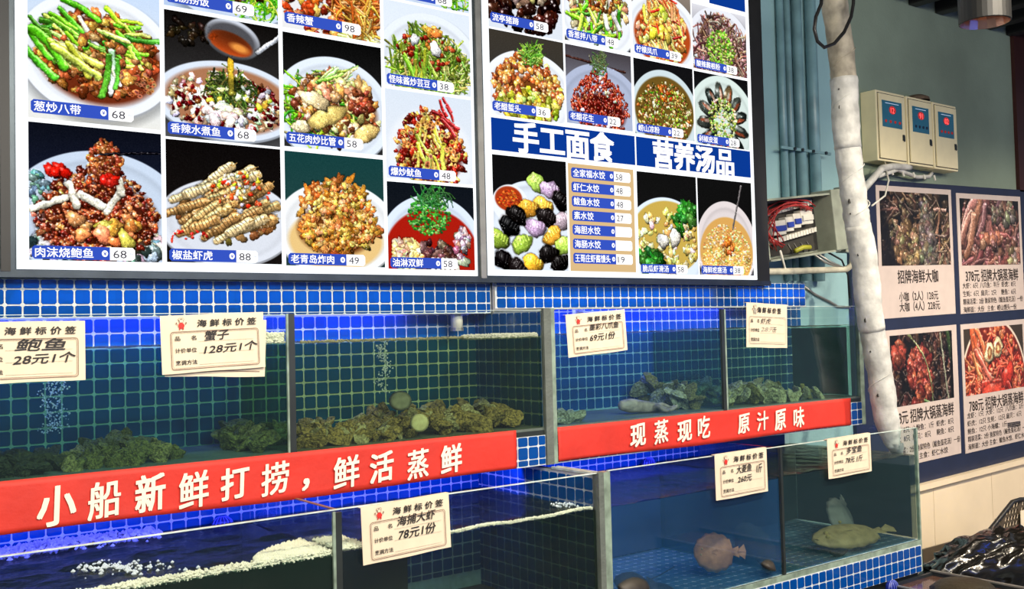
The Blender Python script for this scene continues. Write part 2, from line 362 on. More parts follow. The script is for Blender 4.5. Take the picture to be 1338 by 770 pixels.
# ================================================================== tanks
def pane(name, m, dims, parent, **k): return Bx(name, m, dims, parent, **k)
WAT = {}
def wmats(key, tint, murk, k): WAT[key] = (water_mat('water_' + key, tint, murk, k), water_mat('water_surface_' + key, tuple(v ** .6 for v in tint), murk, k * .7, True))
wmats('crab_tank', (.56, .80, .72), (.02, .08, .08), .05)
wmats('oyster_tank', (.72, .80, .62), (.03, .06, .05), .04)
wmats('octopus_tank', (.66, .84, .86), (.015, .11, .26), .08)
wmats('clam_tank', (.64, .80, .72), (.015, .10, .12), .08)
wmats('foam_tank', (.18, .32, .27), (.014, .040, .032), .35)
wmats('shrimp_tank', (.58, .70, .62), (.012, .030, .022), .14)
wmats('turbot_tank', (.70, .76, .85), (.025, .10, .24), .36)
wmats('flounder_tank', (.66, .72, .68), (.028, .060, .075), .36)
def water(parent, key, x0, x1, y0, y1, z0, z1, amp=.003):
    mb = MB(); nx, ny = 40, 14
    g = [[(x0 + (x1 - x0) * i / nx, y0 + (y1 - y0) * j / ny, z1 + amp * (math.sin(i * .9 + j * 1.3) + math.sin(j * 2.1 - i * .5) + rnd.uniform(-1, 1)) / 2) for i in range(nx + 1)] for j in range(ny + 1)]
    vs = [p for r_ in g for p in r_]
    mb.add(vs, [(j * (nx + 1) + i, j * (nx + 1) + i + 1, (j + 1) * (nx + 1) + i + 1, (j + 1) * (nx + 1) + i) for j in range(ny) for i in range(nx)], 1)
    zt = z1 - amp
    for a, b in (((x0, y0), (x1, y0)), ((x1, y0), (x1, y1)), ((x1, y1), (x0, y1)), ((x0, y1), (x0, y0))):
        mb.add([(a[0], a[1], z0), (b[0], b[1], z0), (b[0], b[1], zt), (a[0], a[1], zt)], [(0, 1, 2, 3)])
    return mb.build('water', list(WAT[key]), parent, smooth=False)
def tank(name, label, x0, x1, yf, yb, rim, floor, wat, div, cells, endwall, endtiles):
    t = empty(name, ((x0 + x1) / 2, yf, floor), label=label, cat='fish tank', group=None)
    return t
G = .008
# ---- upper left
T1 = empty('fish_tank', (.4, UF, UBOT), label='upper left glass tank of crabs and oysters on blue tiled wall', cat='fish tank')
Bx('back_wall', M['grout'], (-.9, 1.675, BK, BK + .03, UBOT, 1.70), T1)
Bx('end_wall', M['conc'], (1.647, 1.672, UF, BK, UBOT, 1.572), T1)
Bx('end_wall_grout', M['grout'], (1.6445, 1.647, UF + .012, BK, UFLR, 1.568), T1)
n1 = mosaic(T1, 'y', spans(-.9, 1.645, o=.0345), spans(UFLR, 1.69, o=1.4275), BK, M['tile_b'], limit=215, first=lambda c: c[0] > -.10 and c[2] < 1.62)
mosaic(T1, 'x', spans(UF + .012, BK), spans(UFLR, 1.566, o=1.4275), 1.6445, M['tile_b'], limit=60)
Bx('floor_slab', M['conc'], (-.9, 1.647, UF + .001, BK, UBOT + .03, UFLR), T1)
Bx('front_strip', M['grout'], (-.9, 1.640, UF - .004, UF + .02, UBOT, 1.133), T1)
mosaic(T1, 'y', spans(-.9, 1.640, o=.0335), [(1.033, 1.0535), (1.0535, 1.0985), (1.0985, 1.133)], UF - .004, M['tile'], limit=20, first=lambda c: c[0] > 1.46)
Bx('silicone_joint', M['silicone'], (-.9, 1.640, UF - .001, UF + .004, 1.133, 1.150), T1)
pane('front_glass', M['glass'], (-.9, 1.642, UF, UF + G, 1.15, URIM), T1)
Bx('glass_top_edge', M['edge'], (-.9, 1.642, UF, UF + G, URIM, URIM + .0015), T1)
pane('divider_glass', M['glass'], (D1 - .004, D1 + .004, UF + .010, BK - .005, UFLR, URIM), T1)
Bx('silicone_joint', M['silicone'], (D1 - .010, D1 + .009, UF - .002, UF + .009, 1.15, URIM - .003), T1)
Bx('post_edge', M['conc'], (1.640, 1.672, UF - .012, UF, UBOT, 1.572), T1)
Bx('divider_edge', M['greenedge'], (D1 - .016, D1 - .010, UF - .001, UF + .006, 1.15, URIM - .003), T1)
water(T1, 'crab_tank', -.9, D1 - .006, UF + .0095, BK - .006, UFLR, UWAT)
water(T1, 'oyster_tank', D1 + .006, 1.640, UF + .0095, BK - .006, UFLR, UWAT)
# ---- upper right
T2 = empty('fish_tank', (2.5, UF, UBOT), label='upper right glass tank of octopus and clams with open right end', cat='fish tank')
Bx('back_wall', M['grout'], (1.675, 3.62, BK, BK + .03, UBOT, 1.69), T2)
mosaic(T2, 'y', spans(1.675, 3.62, o=1.7), spans(UFLR, 1.68, o=1.4325), BK, M['tile_b'], limit=285, first=lambda c: c[2] < 1.62)
Bx('floor_slab', M['conc'], (1.675, XE, UF + .001, BK, UBOT + .03, UFLR), T2)
Bx('front_strip', M['grout'], (1.690, XE - .01, UF - .004, UF + .02, UBOT, 1.133), T2)
mosaic(T2, 'y', spans(1.690, XE - .01, o=1.7045), [(1.033, 1.0535), (1.0535, 1.0985), (1.0985, 1.133)], UF - .004, M['tile'], limit=12, first=lambda c: c[0] < 1.73 or c[0] > 3.38)
Bx('silicone_joint', M['silicone'], (1.690, XE - .01, UF - .001, UF + .004, 1.133, 1.150), T2)
pane('front_glass', M['glass'], (1.690, XE - .01, UF, UF + G, 1.15, URIM + .004), T2)
Bx('glass_top_edge', M['edge'], (1.690, XE, UF, UF + G, URIM + .004, URIM + .0055), T2)
pane('divider_glass', M['glass'], (D2 - .004, D2 + .004, UF + .010, BK - .005, UFLR, URIM), T2)
Bx('silicone_joint', M['silicone'], (D2 - .010, D2 + .008, UF - .002, UF + .009, 1.15, URIM - .003), T2)
Bx('divider_edge', M['greenedge'], (D2 + .008, D2 + .018, UF - .001, UF + .006, 1.15, URIM - .003), T2)
pane('end_glass', M['glass'], (XE - .008, XE, UF, BK, UFLR, URIM), T2)
Bx('post_edge', M['greenedge'], (1.672, 1.690, UF - .010, UF + .012, UBOT, 1.572), T2)
Bx('end_edge', M['greenedge'], (XE - .012, XE + .018, UF - .004, UF + .014, UBOT, URIM + .003), T2)
Bx('end_base', M['conc'], (XE - .03, XE, UF, BK, UBOT, UFLR), T2)
water(T2, 'octopus_tank', 1.680, D2 - .006, UF + .0095, BK - .006, UFLR, UWAT)
water(T2, 'clam_tank', D2 + .006, XE - .010, UF + .0095, BK - .006, UFLR, UWAT + .006)
# ---- lower left
T3 = empty('fish_tank', (.4, LF, LBOT), label='lower left glass tank of dark water with foam along its waterline', cat='fish tank')
Bx('back_wall', M['grout'], (-.9, 1.675, BK, BK + .03, LBOT, UBOT), T3)
Bx('end_wall', M['conc'], (1.647, 1.668, LF + .02, BK, LBOT, 1.018), T3)
Bx('end_wall_grout', M['grout'], (1.6445, 1.647, LF + .012, BK, LFLR, 1.016), T3)
Bx('end_wall_cap', M['edge'], (1.642, 1.652, LF + .012, UF - .03, 1.018, 1.026), T3)
Bx('end_wall_cap', M['edge'], (1.664, 1.674, LF + .012, UF - .03, 1.018, 1.026), T3)
mosaic(T3, 'y', spans(-.9, 1.645, o=.0335), spans(.60, 1.026, o=.9345), BK, M['tile_b'], limit=150, first=lambda c: c[0] > -.10 and c[2] > .88)
mosaic(T3, 'x', spans(LF + .012, BK), spans(LFLR, 1.015, o=.9645), 1.6445, M['tile_b'], limit=150)
Bx('floor_slab', M['dark'], (-.9, 1.647, LF + .001, BK, LBOT, LFLR), T3)
pane('front_glass', M['glass'], (-.9, 1.642, LF, LF + G, LFLR - .01, LRIM), T3)
Bx('glass_top_edge', M['edge'], (-.9, 1.642, LF, LF + G, LRIM, LRIM + .003), T3)
pane('divider_glass', M['glass'], (D1 - .004, D1 + .004, LF + .010, BK - .005, LFLR, LRIM), T3)
Bx('divider_top_edge', mat('brown_stained_edge', (.30, .16, .10), .5), (D1 - .005, D1 + .004, LF + .010, BK - .005, LRIM, LRIM + .003), T3)
Bx('silicone_joint', M['silicone'], (D1 - .004, D1 + .014, LF - .002, LF + .009, LFLR, LRIM - .006), T3)
Bx('divider_edge', M['greenedge'], (D1 - .012, D1 - .004, LF - .001, LF + .006, LFLR, LRIM - .003), T3)
Bx('front_strip', M['grout'], (-.9, XP, LF - .004, LF + .02, LBOT, LFLR - .015), T3)
mosaic(T3, 'y', spans(-.9, XP), spans(LBOT, LFLR - .02), LF - .004, M['tile'], limit=0)
Bx('post_edge', M['conc'], (1.640, 1.662, LF - .010, LF + .02, LBOT, LRIM + .002), T3)
water(T3, 'foam_tank', -.9, D1 - .006, LF + .0095, BK - .006, LFLR, LWAT, .004)
water(T3, 'shrimp_tank', D1 + .006, 1.640, LF + .0095, BK - .006, LFLR, LWAT, .004)
# ---- lower right
T4 = empty('fish_tank', (2.6, LF, LBOT), label='lower right glass tank of blue water with flatfish on tiled floor', cat='fish tank')
Bx('back_wall', M['grout'], (1.675, 3.0, BK, BK + .03, LBOT, UBOT), T4)
mosaic(T4, 'y', spans(1.675, 2.95, o=1.7), spans(.60, 1.026, o=.9345), BK, M['tile_b'], limit=90, first=lambda c: c[2] > .88)
Bx('blue_back_panel', mat('plain_blue_panel', (.02, .09, .30), .5), (2.85, 3.45, BK - .012, BK + .03, LBOT, UBOT), T4)
Bx('floor_slab', M['grout'], (1.675, XE, LF + .001, BK, LBOT, LFLR), T4)
mosaic(T4, 'z', spans(1.675, XE - .01), spans(LF + .012, BK), LFLR, M['tile_f'], limit=0)
pane('front_glass', M['glass'], (1.690, XE - .004, LF, LF + G, LFLR - .01, LRIM + .003), T4)
Bx('glass_top_edge', M['edge'], (1.690, XE, LF, LF + G, LRIM + .003, LRIM + .0055), T4)
pane('divider_glass', M['glass'], (D2 - .004, D2 + .004, LF + .010, BK - .005, LFLR, LRIM), T4)
Bx('divider_edge', M['silicone'], (D2 - .004, D2 + .008, LF - .002, LF + .009, LFLR, LRIM), T4)
pane('end_glass', M['glass'], (XE - .008, XE, LF, BK, LFLR - .01, LRIM + .004), T4)
Bx('end_edge', M['greenedge'], (XE - .004, XE + .006, LF - .002, LF + .012, LBOT, LRIM + .004), T4)
Bx('post_edge', M['greenedge'], (1.662, 1.690, LF - .010, LF + .02, LBOT, LRIM + .003), T4)
Bx('front_strip', M['grout'], (1.690, XE - .004, LF - .004, LF + .02, LBOT, .524), T4)
mosaic(T4, 'y', spans(1.690, XE - .004, o=3.4985), [(LBOT, .434), (.434, .479), (.479, .523)], LF - .004, M['tile'], limit=130, first=lambda c: c[0] > 2.2)
Bx('floor_joint', M['greenedge'], (1.690, XE - .004, LF - .002, LF + .006, .524, .545), T4)
Bx('end_base', M['grout'], (XE - .02, XE, LF + .02, BK, LBOT, LFLR - .01), T4)
water(T4, 'turbot_tank', 1.680, D2 - .006, LF + .0095, BK - .006, LFLR + .006, LWAT, .003)
water(T4, 'flounder_tank', D2 + .006, XE - .010, LF + .0095, BK - .006, LFLR + .006, LWAT + .004, .003)
FILM = mat('dark_blue_haze', (.010, .045, .13), .6, var=.1, scale=3); FILM2 = mat('dark_slate_dimming', (.018, .045, .050), .6, var=.15, scale=3); FILM3 = mat('dark_green_dimming', (.012, .045, .042), .6, var=.2, scale=4)
Bx('haze_sheet', FILM, (1.676, D2 - .012, .070, .074, LFLR + .008, LWAT - .004), T4)  # added sheets, water haze before the back wall put into their colour
Bx('haze_sheet', FILM2, (D2 + .012, XE - .016, .070, .074, LFLR + .008, LWAT - .004), T4)
FILM4 = mat('blackish_green_dimming', (.006, .014, .009), .7, var=.2, scale=4)
for a, b in ((-.88, D1 - .012), (D1 + .012, 1.30)): Bx('dimming_sheet', FILM4, (a, b, .070, .074, LFLR + .004, LWAT - .03), T3)  # added sheets, dark depth of the murky water put in as colour
Bx('dimming_sheet', FILM3, (XE - .0155, XE - .0135, UF + .06, .068, UFLR + .004, UWAT - .004), T2)  # added sheet, dark reflection in the end glass put in as colour
Bx('dimming_sheet', FILM2, (XE - .0155, XE - .0135, LF + .03, .068, LFLR + .008, LWAT - .004), T4)  # added sheet again, underwater darkness of the lower end glass as colour
# stand under the tanks
st = empty('tank_stand', (1.3, 0, 0), label='dark steel stand carrying the lower tanks', cat='stand')
Bx('back_panel', M['dark'], (-.9, 3.49, -.30, -.28, 0, LBOT), st)
for x in (-.9, .7, 1.66, 2.57, 3.44):
    Bx('leg', M['steel'], (x, x + .05, LF, LF + .05, 0, LBOT - .05), st)
Bx('top_frame', M['steel'], (-.9, 3.49, LF + .01, BK, LBOT - .05, LBOT), st)
for a, b, lb, x in ((-.85, .69, 'blue light strip under the upper tank above the foamy water', 0), (1.70, 2.75, 'blue light strip under the upper right tank', 0), (.72, 1.62, 'blue light strip under the oyster tank', 0)):
    Bx('led_strip', LEDM, (a, b, -.163, -.157, 1.020, 1.030), label=lb, cat='light strip')

# ================================================================== printed dish pictures, drawn stroke by stroke into a small picture
class Pic:
    def __init__(s, w, h, bg, seed, px=230):
        s.W = px; s.H = int(px * h / w); s.asp = h / w; s.r = random.Random(seed); s.nr = np.random.RandomState(seed)
        s.a = np.ones((s.H, s.W, 3)) * np.array(bg); s.yy, s.xx = np.mgrid[0:s.H, 0:s.W].astype(float); s.xx /= s.W; s.yy /= s.W; s.fm = np.zeros((s.H, s.W))
    def win(s, cx, cy, R):
        x0, x1 = max(0, int((cx - R) * s.W) - 1), min(s.W, int((cx + R) * s.W) + 2)
        y0, y1 = max(0, int((cy - R) * s.W) - 1), min(s.H, int((cy + R) * s.W) + 2)
        return (slice(y0, y1), slice(x0, x1)) if x1 > x0 and y1 > y0 else None
    def put(s, w, m, c): s.a[w] = s.a[w] * (1 - m[..., None]) + c * m[..., None]
    def grad(s, c0, c1):
        t = (s.yy / s.asp)[..., None]; s.a = np.array(c0) * (1 - t) + np.array(c1) * t
    def band(s, y0, y1, c):
        m = ((s.yy > y0) & (s.yy < y1)).astype(float); s.put((slice(None), slice(None)), m, np.array(c))
    def ell(s, cx, cy, rx, ry, col, ang=0, soft=.01, a=1, shade=0):
        w = s.win(cx, cy, max(rx, ry) * 1.1 + soft)
        if not w: return
        dx, dy = s.xx[w] - cx, s.yy[w] - cy; c, n = math.cos(ang), math.sin(ang)
        u, v = (dx * c + dy * n) / rx, (-dx * n + dy * c) / ry; q = np.sqrt(u * u + v * v)
        m = np.clip((1 - q) * min(rx, ry) / soft + .5, 0, 1) * a
        k = np.array(col) * np.ones(m.shape + (3,))
        if shade: k = np.clip(k * (1 - shade * v[..., None] * .6 - shade * .35 * np.clip(q, 0, 1)[..., None] ** 4), 0, 1)
        s.put(w, m, k)
    def plate(s, cx, cy, rx, ry, col=(.93, .95, .98), rim=.86, inner=.9, shadow=.25):
        s.ell(cx + .01, cy + .05, rx * 1.03, ry * 1.05, (0, 0, 0), soft=.06, a=shadow)
        s.ell(cx, cy + .02, rx, ry, tuple(v * .68 for v in col), soft=.008)
        s.ell(cx, cy, rx, ry, col, soft=.008); s.ell(cx, cy, rx * rim, ry * rim, tuple(v * inner for v in col), soft=.03)
        s.ell(cx, cy + .01, rx * rim * .95, ry * rim * .93, tuple(min(1, v * .98) for v in col), soft=.05)
    def blob(s, cx, cy, rx, ry, ang, col, hl=.4, wob=.18, grain=.12):
        R = max(rx, ry) * 1.3; w = s.win(cx, cy, R)
        if not w: return
        dx, dy = s.xx[w] - cx, s.yy[w] - cy; c, n = math.cos(ang), math.sin(ang)
        u, v = (dx * c + dy * n) / rx, (-dx * n + dy * c) / ry; th = np.arctan2(v, u)
        ph = s.r.uniform(0, 6); wb = 1 + wob * (np.sin(3 * th + ph) * .5 + np.sin(5 * th + ph * 2) * .35 + np.sin(8 * th + ph * 3) * .2)
        q = np.sqrt(u * u + v * v) / wb; px = 1.2 / s.W
        s.put(w, np.clip((1.15 - q) * min(rx, ry) / px * .2, 0, .40), np.array((.10, .05, .02))); s.fm[w] = np.maximum(s.fm[w], (q < 1.1))
        m = np.clip((1 - q) * min(rx, ry) / px + .5, 0, 1)
        lx, ly = dx / R, dy / R
        L = 1.05 - .75 * (lx * .45 + ly * .8) - .5 * np.clip(q, 0, 1.2) ** 5 + grain * s.nr.randn(*m.shape)
        k = np.array(col) * L[..., None]
        k = k + hl * np.exp(-((lx + .22) ** 2 + (ly + .28) ** 2) / .018)[..., None]
        s.put(w, m, np.clip(k, 0, 1))
    def cap(s, x0, y0, x1, y1, r, col, hl=.25, col2=None, bend=0, grain=.06, out=.4):
        cx, cy = (x0 + x1) / 2, (y0 + y1) / 2; R = math.hypot(x1 - x0, y1 - y0) / 2 + r * 1.6 + abs(bend); w = s.win(cx, cy, R)
        if not w: return
        ex, ey = x1 - x0, y1 - y0; l2 = ex * ex + ey * ey + 1e-9; l = math.sqrt(l2)
        px_, py_ = s.xx[w] - x0, s.yy[w] - y0; t = np.clip((px_ * ex + py_ * ey) / l2, 0, 1)
        of = bend * 4 * t * (1 - t); qx = px_ - ex * t + ey / l * of; qy = py_ - ey * t - ex / l * of
        d = np.sqrt(qx * qx + qy * qy) / r; px = 1.2 / s.W
        if out: s.put(w, np.clip((1.35 - d) * r / px * .3, 0, out * .8), np.array((.09, .06, .02)))
        s.fm[w] = np.maximum(s.fm[w], (d < 1.2))
        m = np.clip((1 - d) * r / px + .5, 0, 1); nn = qy / r
        L = 1.0 - .40 * nn - .3 * np.clip(d, 0, 1) ** 3 + grain * s.nr.randn(*m.shape)
        k0 = np.array(col); k1 = np.array(col2 if col2 else col)
        k = (k0 * (1 - t[..., None]) + k1 * t[..., None]) * L[..., None] + hl * np.exp(-((nn + .45) ** 2) / .04)[..., None]
        s.put(w, m, np.clip(k, 0, 1))
    def pts(s, n, cx, cy, rx, ry, top=1.0):
        """points heaped in an ellipse, drawn back to front; top < 1 narrows the heap upwards"""
        P = []
        while len(P) < n:
            u, v = s.r.uniform(-1, 1), s.r.uniform(-1, 1)
            lim = math.sqrt(max(0, 1 - v * v)) if v > 0 else (1 - (-v)) ** .8 * (1 - top) + math.sqrt(max(0, 1 - v * v)) * top
            if abs(u) <= lim: P.append((cx + u * rx, cy + v * ry))
        return sorted(P, key=lambda p: p[1])
    def heap(s, kind, n, cx, cy, rx, ry, size, cols, top=1.0, ang=None, hl=.35, ln=4, wob=.2, grain=.12):
        for x, y in s.pts(n, cx, cy, rx, ry, top):
            c = s.r.choice(cols); z = size * s.r.uniform(.7, 1.3); a = s.r.uniform(0, PI) if ang is None else ang + s.r.uniform(-.5, .5)
            c = tuple(min(1, max(0, v * s.r.uniform(.82, 1.15))) for v in c)
            if kind == 'c': s.blob(x, y, z * s.r.uniform(.9, 1.5), z * .8, a, c, hl, wob, grain)
            elif kind == 's':
                L = z * ln / 2; s.cap(x - L * math.cos(a), y - L * math.sin(a), x + L * math.cos(a), y + L * math.sin(a), z * .42, c, hl, col2=tuple(min(1, v * 1.25 + .08) for v in c), bend=s.r.uniform(-1, 1) * z * .4)
            elif kind == 'n':
                L = z * ln / 2; s.cap(x - L * math.cos(a), y - L * math.sin(a), x + L * math.cos(a), y + L * math.sin(a), z * .16, c, hl * .6, bend=s.r.uniform(-1, 1) * z * 1.4, out=.25)
            elif kind == 'r':
                s.ell(x, y, z, z * .85, c, soft=.006); s.ell(x, y, z * .5, z * .42, tuple(v * .5 for v in c), soft=.006)
            elif kind == 'd': s.ell(x, y, z, z * .8, c, soft=.006, shade=.5)
    def smooth_noise(s, cells):
        g = s.nr.randn(int(cells * s.asp) + 3, cells + 3); y = s.yy * cells; x = s.xx * cells; yi = y.astype(int); xi = x.astype(int); fy = y - yi; fx = x - xi
        fy = fy * fy * (3 - 2 * fy); fx = fx * fx * (3 - 2 * fx); yi = np.clip(yi, 0, g.shape[0] - 2)
        return (g[yi, xi] * (1 - fx) + g[yi, xi + 1] * fx) * (1 - fy) + (g[yi + 1, xi] * (1 - fx) + g[yi + 1, xi + 1] * fx) * fy
    def finish(s):
        # break the drawn strokes up inside the food: small warp, mottling, glints
        m = s.fm[..., None]; wy = (s.smooth_noise(22) * .8 + s.smooth_noise(50) * .5) * s.fm; wx = (s.smooth_noise(22) * .8 + s.smooth_noise(50) * .5) * s.fm
        yi = np.clip(np.arange(s.H)[:, None] + wy, 0, s.H - 1).astype(int); xi = np.clip(np.arange(s.W)[None, :] + wx, 0, s.W - 1).astype(int); s.a = s.a[yi, xi]
        t = s.smooth_noise(60) * .5 + s.smooth_noise(110) * .6; s.a = s.a * (1 + .15 * t[..., None] * m) + (np.clip(s.smooth_noise(80) - 1.35, 0, 1) * .5)[..., None] * m
        big = s.smooth_noise(9)[..., None]; s.a = s.a * (1 + .10 * big * m)
        lum = s.a.mean(-1, keepdims=True); s.a = s.a * (1 - m) + m * ((lum + (s.a - lum) * .96 - .5) * 1.08 + .50)
        s.a = np.clip(s.a + .012 * s.nr.randn(s.H, s.W, 1), 0, 1)
        return s.a
def pic_mat(name, p, es, dif=False):
    a = p.finish(); im = bpy.data.images.new(name, p.W, p.H); buf = np.ones((p.H, p.W, 4), dtype=np.float32); buf[..., :3] = a[::-1]
    im.pixels.foreach_set(buf.ravel()); im.update(); im.pack()
    m = bpy.data.materials.new(name); m.use_nodes = True; nt = m.node_tree; b = nt.nodes['Principled BSDF']
    t = N(nt, 'ShaderNodeTexImage'); t.image = im; t.extension = 'EXTEND'
    if dif: nt.links.new(t.outputs[0], b.inputs['Base Color']); b.inputs['Roughness'].default_value = .4
    else:
        b.inputs['Base Color'].default_value = (.0, .0, .0, 1); b.inputs['Specular IOR Level'].default_value = 0
        nt.links.new(t.outputs[0], b.inputs['Emission Color']); b.inputs['Emission Strength'].default_value = es
    return m
def pic_obj(name, m, x0, x1, z0, z1, y, parent, label, tl=None):
    off = org(parent); q = tl or (lambda x: 0)
    me = bpy.data.meshes.new(name); y2 = y + .0015
    vs = [(x0, y, z0 + q(x0)), (x1, y, z0 + q(x1)), (x1, y, z1 + q(x1)), (x0, y, z1 + q(x0)), (x0, y2, z0 + q(x0)), (x1, y2, z0 + q(x1)), (x1, y2, z1 + q(x1)), (x0, y2, z1 + q(x0))]
    fs = [(0, 1, 2, 3), (4, 7, 6, 5), (0, 4, 5, 1), (1, 5, 6, 2), (2, 6, 7, 3), (3, 7, 4, 0)]
    me.from_pydata([tuple(Vector(v) - off) for v in vs], [], fs); me.materials.append(m)
    uv = me.uv_layers.new(name='uv'); U = [(0, 0), (1, 0), (1, 1), (0, 1)] * 2
    for li, l in enumerate(me.loops): uv.data[li].uv = U[l.vertex_index]
    o = bpy.data.objects.new(name, me); COL.objects.link(o); o.parent = parent
    return tag(o, label)

GR = [(.55, .80, .12), (.35, .68, .10), (.75, .88, .30), (.20, .50, .10)]
BR = [(.62, .36, .16), (.48, .25, .10), (.72, .46, .22), (.36, .18, .08)]
RD = [(.70, .12, .06), (.55, .07, .05), (.82, .24, .10)]
GO = [(.85, .58, .22), (.78, .48, .16), (.92, .70, .36), (.66, .36, .12)]
WH = [(.96, .94, .88), (.90, .86, .76)]
def d_octo_scallion(p):
    p.grad((.76, .84, .95), (.90, .90, .88)); p.plate(.52, .58, .60, .50); p.ell(.54, .62, .47, .35, (.42, .16, .07), soft=.05)
    p.heap('c', 260, .52, .56, .48, .34, .034, BR, .75); p.heap('c', 60, .5, .5, .46, .28, .040, [(.80, .62, .26), (.72, .46, .22), (.62, .34, .18)], .75)
    p.heap('r', 70, .74, .76, .22, .12, .017, [(.84, .56, .36), (.70, .38, .24)])
    p.heap('s', 30, .50, .42, .42, .22, .046, GR, .7, ang=.35, ln=5, hl=.25); p.heap('s', 14, .45, .55, .36, .2, .042, [(.78, .88, .35), (.92, .95, .72), (.5, .75, .2)], ang=.6, ln=5)
    p.heap('c', 40, .5, .62, .42, .2, .036, [(.82, .62, .30), (.66, .38, .2)]); p.heap('s', 5, .12, .62, .06, .10, .075, [(.28, .60, .10), (.62, .80, .2)], ang=1.0, ln=4); p.heap('s', 5, .36, .62, .12, .10, .06, [(.72, .86, .25)], ang=.8, ln=5); p.heap('s', 4, .62, .72, .06, .06, .045, [(.92, .95, .75), (.3, .6, .15)], ang=1.25, ln=6)
def d_rice(p): p.grad((.75, .80, .9), (.7, .78, .9)); p.plate(.6, .5, .62, .42, (.8, .86, .95)); p.heap('n', 200, .75, .55, .28, .25, .05, GR); p.heap('c', 60, .65, .5, .3, .2, .03, WH + BR)
def d_boiled_fish(p):
    p.grad((.05, .04, .035), (.30, .30, .31)); p.heap('c', 30, .2, .15, .2, .1, .03, [(.16, .12, .08), (.10, .08, .06)]); p.plate(.55, .70, .64, .34, (.85, .89, .95)); p.ell(.55, .70, .56, .285, (.66, .45, .32), soft=.03)
    p.heap('c', 200, .52, .72, .53, .25, .034, WH + [(.75, .55, .45)], .95, hl=.5); p.heap('c', 110, .55, .74, .52, .24, .022, [(.36, .04, .05), (.28, .03, .05), (.50, .08, .06), (.45, .25, .12)]); p.heap('n', 150, .55, .62, .17, .14, .045, [(.20, .28, .10), (.42, .48, .18), (.15, .2, .08)])
    p.heap('c', 26, .66, .70, .3, .14, .026, [(.85, .75, .25), (.9, .9, .8)]); p.heap('c', 26, .52, .82, .18, .09, .042, WH, hl=.5)
    p.cap(.555, .32, .56, .62, .026, (.80, .62, .14), .5, col2=(.70, .66, .25)); p.ell(.58, .16, .25, .17, (.64, .66, .70), ang=.2, soft=.01, shade=.8); p.ell(.57, .165, .22, .14, (.30, .30, .32), ang=.2, soft=.03); p.ell(.56, .20, .20, .095, (.46, .18, .06), ang=.25, soft=.015, shade=-.8); p.ell(.64, .23, .08, .035, (.90, .58, .26), ang=.25, soft=.03)
    p.cap(.80, .24, 1.1, .0, .022, (.78, .80, .84), .4)
def d_crab(p): p.grad((.9, .9, .92), (.9, .9, .9)); p.heap('c', 160, .5, .55, .6, .38, .05, [(.85, .40, .14), (.7, .26, .10), (.45, .12, .08), (.9, .6, .3)]); p.heap('s', 6, .7, .86, .2, .04, .05, [(.88, .88, .40)], ang=.2); p.heap('n', 60, .8, .6, .2, .2, .08, GO)
def d_clam_pork(p):
    p.grad((.03, .03, .03), (.2, .2, .2)); p.plate(.50, .66, .60, .50, (.88, .92, .97)); p.ell(.5, .68, .44, .30, (.45, .26, .13), soft=.05)
    p.heap('n', 120, .35, .62, .36, .28, .07, GR + [(.5, .5, .3)], .7); p.heap('c', 170, .5, .64, .47, .33, .040, [(.74, .52, .30), (.56, .34, .18), (.88, .72, .50), (.42, .24, .12), (.90, .80, .62)], .75, hl=.45)
    p.heap('s', 12, .55, .32, .16, .06, .030, [(.30, .42, .12), (.45, .60, .2), (.62, .72, .4)], ang=-.6, ln=7); p.heap('c', 14, .55, .48, .34, .12, .07, [(.88, .72, .46), (.84, .66, .40)], wob=.3)
    p.heap('c', 30, .78, .56, .12, .12, .035, [(.40, .18, .10), (.55, .28, .18)]); p.blob(.42, .72, .21, .085, -.45, (.90, .78, .45), .3, .08); p.blob(.30, .58, .16, .07, .3, (.92, .82, .62), .3, .2); p.blob(.82, .84, .15, .08, -.5, (.90, .76, .46), .3, .1); p.blob(.16, .84, .09, .06, 0, (.92, .84, .66), .3)
def d_beans(p):
    p.grad((.86, .90, .95), (.9, .92, .94)); p.plate(.52, .60, .62, .54, (.90, .93, .97)); p.ell(.52, .62, .42, .3, (.28, .30, .08), soft=.06); p.heap('s', 420, .52, .56, .46, .34, .022, [(.45, .58, .14), (.34, .46, .10), (.62, .72, .28), (.24, .33, .08), (.70, .76, .42)], .75, ln=9, hl=.2)
    p.heap('c', 50, .5, .42, .36, .2, .026, [(.50, .12, .07), (.72, .38, .18)], .6); p.heap('s', 12, .42, .64, .18, .14, .040, [(.55, .70, .18), (.4, .58, .12)], ang=1.4, ln=7); p.blob(.58, .40, .085, .06, 1.1, (.96, .96, .95), .2); p.blob(.34, .34, .05, .06, .6, (.92, .93, .94), .2); p.heap('c', 8, .55, .22, .12, .04, .04, [(.85, .55, .25)])
